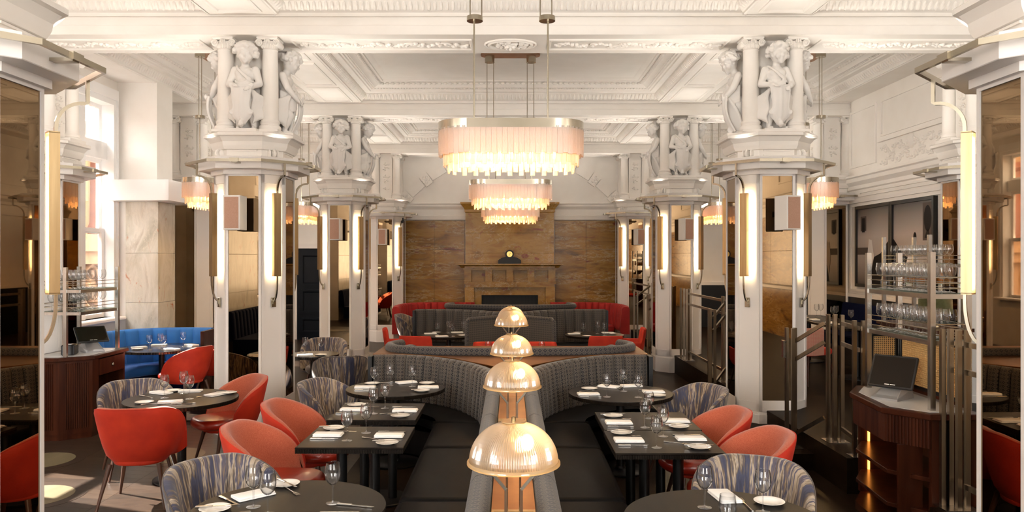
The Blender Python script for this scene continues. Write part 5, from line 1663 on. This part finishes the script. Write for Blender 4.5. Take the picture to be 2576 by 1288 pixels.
rk = rack('glass_rack', 'tall steel rack of wine glasses with cane panels on the stair side cabinet', [(3.03, 6.46), (3.03, 5.49), (3.29, 6.46), (3.29, 5.49)], .952, 2.09, [1.79, 1.455], [.035, .075, .115], (1.0, 1.40))
SGL = 'clear wine glass in the rows on the %s shelf of the %s rack'
shelf_glasses(3.06, 3.27, 5.56, 6.42, 1.79, 3, 9, SGL % ('upper', 'stair side'), 'glasses on the upper shelf of the stair side rack')
shelf_glasses(3.06, 3.27, 5.56, 6.42, 1.455, 3, 9, SGL % ('lower', 'stair side'), 'glasses on the lower shelf of the stair side rack')
def terminal(label, loc, rot, tilt=-28):
    t = thing('till_terminal', label, 'till', loc, rot)
    Ms = tr(0, .02, .20) @ Matrix.Rotation(math.radians(tilt), 4, 'X')
    MB().slab(rrect(-.17, .17, -.135, .135, .012), -.012, .012, .004, M=Ms @ Matrix.Rotation(PI / 2, 4, 'X')).build('screen', blackplastic, t)
    MB().box(-.155, .155, -.0135, -.0122, -.12, .12, Ms).build('display', screen_m, t)
    MB().box(-.04, -.005, -.0147, -.0134, -.114, -.108, Ms).box(.002, .04, -.0147, -.0134, -.114, -.108, Ms).build('logo_print', linen, t)
    MB().rings([[(-.10, -.15, .0), (.10, -.15, .0), (.12, .12, 0), (-.12, .12, 0)], [(-.10, -.15, .016), (.10, -.15, .016), (.11, .10, .07), (-.11, .10, .07)], [(-.08, -.10, .03), (.08, -.10, .03), (.06, .10, .13), (-.06, .10, .13)]]).build('base', greyplastic, t)
    MB().bar((0, .07, .07), (0, .05, .19), .05, .03).build('stand', blackplastic, t)
    return t
terminal('black touchscreen till on the stair side cabinet', (2.99, 5.98, .952), -.85)
MB_ = thing('card_printer', 'small black receipt printer behind the stair side till', 'printer', (3.16, 6.28, .952), -.4)
MB().slab(rrect(-.06, .06, -.08, .08, .012), 0, .11, .01).build('body', blackplastic, MB_); MB().box(-.045, .045, -.03, .05, .11, .114).build('lid', greyplastic, MB_)
# window side cabinet: tambour end, drawer and open shelves
polyL = [(-5.42, 8.5), (-5.03, 8.5), (-4.76, 8.72), (-4.76, 9.48), (-5.42, 9.48)]
t = cabinet('dark walnut till cabinet with tambour front and drawer on the window side', polyL, .93)
ins = offset(polyL, .02)
MB().slab([ins[0], ins[1], ins[2], (ins[2][0], 8.82), (-5.4, 8.82)], .06, .885).build('carcass', walnut, t)
rb = MB()
for a, b in ((ins[0], (-5.10, ins[0][1])), ((ins[1][0] + .05, ins[1][1] + .04), (ins[2][0] - .02, ins[2][1] - .02))):
    for x, y in resample([a, b], .022):
        rb.lathe([(.009, .12), (.009, .86)], 6, tr(x, y, 0))
rb.build('tambour', walnut, t, smooth=60, kind='stuff')
MB().slab(offset(polyL, .03), 0, .06).build('plinth', walnut, t)
for q in ((-4.80, -4.78, 8.82, 8.86, .06, .885), (-5.36, -4.78, 9.43, 9.46, .06, .885), (-5.40, -5.36, 8.82, 9.46, .06, .885)):
    MB().box(*q).build('side_panel', walnut, t)
for z in (.26, .46):
    MB().box(-5.38, -4.80, 8.82, 9.44, z, z + .025).build('shelf', walnut, t)
d = MB().slab(rect(-4.80, -4.775, 8.88, 9.42), .68, .87, .004).build('drawer', walnut, t)
MB().ball((-4.765, 9.15, .775), (.012, .02, .02), 10, 8).build('knob', nickel, d, smooth=60)
MB().box(-4.775, -4.765, 8.80, 8.83, .40, .48).build('latch', nickel, t)
rack('glass_rack', 'tall steel rack of wine glasses on the window side cabinet', [(-4.99, 8.56), (-4.83, 9.38), (-5.30, 8.56), (-5.30, 9.38)], .932, 1.94, [1.69, 1.44], [.05, .09])
shelf_glasses(-5.27, -4.9, 8.62, 9.33, 1.69, 3, 7, SGL % ('upper', 'window side'), 'glasses on the upper shelf of the window side rack')
shelf_glasses(-5.27, -4.9, 8.62, 9.33, 1.44, 3, 8, SGL % ('lower', 'window side'), 'glasses on the lower shelf of the window side rack')
terminal('black touchscreen till on the window side cabinet, tilted', (-4.99, 9.10, .932), .75, -52)
pr_ = thing('receipt_printer', 'black receipt printer beside the window side till', 'printer', (-5.08, 8.80, .932), .3)
MB().slab(rrect(-.07, .07, -.10, .10, .012), 0, .12, .012).build('body', blackplastic, pr_); MB().box(-.05, .03, -.05, .05, .12, .124).build('lid', greyplastic, pr_)
# second rack behind, stair side
bt = thing('back_counter', 'dark counter behind the stair side glass rack', 'counter', (0, 0, 0))
MB().box(4.55, 5.0, 8.3, 9.4, .31, 1.24).build('carcass', walnut, bt); MB().box(4.52, 5.03, 8.27, 9.43, 1.24, 1.28).build('worktop', walnut, bt)
rack('glass_rack', 'farther steel rack of wine glasses behind the stair side rack', [(4.58, 9.36), (4.58, 8.34), (4.95, 9.36), (4.95, 8.34)], 1.28, 2.30, [1.98], [.05, .09])
shelf_glasses(4.61, 4.92, 8.4, 9.32, 1.98, 3, 8, SGL % ('only', 'farther stair side'), 'glasses on the farther stair side rack')

# bottles on the rack's lower shelf, a lit reading stand
brack = [o for o in C.objects if o.get('label', '').startswith('farther steel rack')][0]
MB().box(4.60, 4.93, 8.36, 9.34, 1.745, 1.755).build('shelf', shelfglass, brack)
bot = Proto(tag(MB().lathe([(.03, 0), (.033, .005), (.033, .09), (.028, .11), (.012, .13), (.012, .17), (.001, .172)], 12).build('bottle', amber_glass, smooth=50), '', 'bottle'))
for i in range(8):
    bot.put((4.68 + .14 * (i % 2), 8.45 + i * .11, 1.7555), 0, 'small amber bottle under the farther glass rack, one of a row', 'amber bottles on the farther rack')
ms = thing('menu_stand', 'gilt sloping reading stand glowing behind the stair side glass rack', 'stand', (4.76, 8.55, 1.28))
MB().slab(rrect(-.17, .17, -.12, .12, .01), 0, .012, M=tr(0, 0, .22) @ rz(-.5) @ Matrix.Rotation(math.radians(38), 4, 'X')).build('panel', brass, ms)
MB().lathe([(.06, 0), (.06, .012), (.01, .02), (.01, .22)], 16).build('stem', brass, ms)

# ------------------------------------------------------------------ photographs on the right wall
def tone(v):
    return mat('print_grey', v, .6, spec=.2)
g1, g2, g3, g4 = tone((.52, .46, .42)), tone((.010, .007, .006)), tone((.72, .69, .66)), tone((.09, .07, .06))
gm, nt, b_ = nodes('print_backdrop')
vv = coord(nt, 'Generated'); sxyz = nt.nodes.new('ShaderNodeSeparateXYZ'); nt.links.new(vv, sxyz.inputs[0])
nt.links.new(ramp(nt, sxyz.outputs[2], [(0, (.05, .035, .028)), (.30, (.40, .34, .31)), (.62, (.50, .44, .41)), (1, (.012, .010, .008))]), b_.inputs['Base Color'])
b_.inputs['Roughness'].default_value = .4; b_.inputs['Coat Weight'].default_value = .25; b_.inputs['Coat Roughness'].default_value = .03
def flat(poly, x, mt, parent, name):
    m = MB(); m.rings([[(xx, y, z) for y, z in poly] for xx in (x, x + .001)])
    return m.build(name, mt, parent)
def print_(label, y0, y1):
    t = thing('framed_photograph', label, 'picture', (0, 0, 0), group='framed photographs on the picture wall')
    z0, z1 = 1.55, 2.93
    f = MB()
    for q in ((y0, y1, z0, z0 + .05), (y0, y1, z1 - .05, z1), (y0, y0 + .05, z0 + .05, z1 - .05), (y1 - .05, y1, z0 + .05, z1 - .05)):
        f.box(5.985, XR - .002, *q)
    f.build('frame', blackm, t)
    MB().box(6.015, XR - .004, y0 + .02, y1 - .02, z0 + .02, z1 - .02).build('print', gm, t)
    return t
pA = print_('framed black and white photograph, nearer half of the wide pair, slim woman beside dark skirt', 10.80, 12.035)
pB = print_('framed black and white photograph, farther half of the wide pair, woman in flowing dark skirt', 12.045, 13.27)
X = 6.012
flat([(12.0, 1.6), (12.0, 2.36), (11.9, 2.28), (11.72, 2.12), (11.55, 2.05), (11.42, 1.6)], X, g2, pA, 'dark_skirt')
flat([(11.60, 1.62), (11.62, 1.9), (11.50, 2.16), (11.40, 2.3), (11.30, 2.3), (11.28, 2.1), (11.36, 1.95), (11.33, 1.62)], X - .001, g3, pA, 'figure')
flat([(11.345 + .045 * math.cos(i * PI / 6), 2.36 + .07 * math.sin(i * PI / 6)) for i in range(12)], X - .001, g2, pA, 'head')
flat([(11.0 + .10 * math.cos(i * PI / 8), 2.62 + .19 * math.sin(i * PI / 8)) for i in range(16)], X, g2, pA, 'lantern')
flat([(10.93, 2.32), (11.08, 2.34), (11.02, 2.45), (10.97, 2.45)], X, g2, pA, 'lantern_tip')
flat([(11.13, 2.3), (11.13, 2.85), (10.9, 2.85), (10.9, 2.3)], X + .001, g4, pA, 'niche')
flat([(12.08, 1.6), (12.08, 2.36), (12.2, 2.28), (12.4, 2.12), (12.62, 2.06), (12.80, 1.6)], X, g2, pB, 'dark_skirt')
flat([(12.62, 2.06), (12.70, 2.34), (12.80, 2.36), (12.86, 2.05), (12.78, 1.75)], X - .001, g3, pB, 'figure')
flat([(13.22, 2.10), (13.22, 2.22), (12.83, 2.22), (12.83, 2.10)], X, g4, pB, 'border')
flat([(13.10, 2.5), (13.10, 2.75), (12.90, 2.75), (12.90, 2.5)], X, g4, pB, 'niche')
flat([(13.05, 2.48), (13.05, 2.72), (12.95, 2.72), (12.95, 2.48)], X - .001, g2, pB, 'lantern')
cmr = thing('security_camera', 'small black security camera under the far window side column cornice', 'camera', (-2.60, 18.45, 2.93))
MB().lathe([(.035, 0), (.035, .12)], 12, Matrix.Rotation(math.radians(100), 4, 'X')).build('body', blackm, cmr); MB().box(-.012, .012, -.01, .01, 0, .08).build('mount', blackm, cmr)
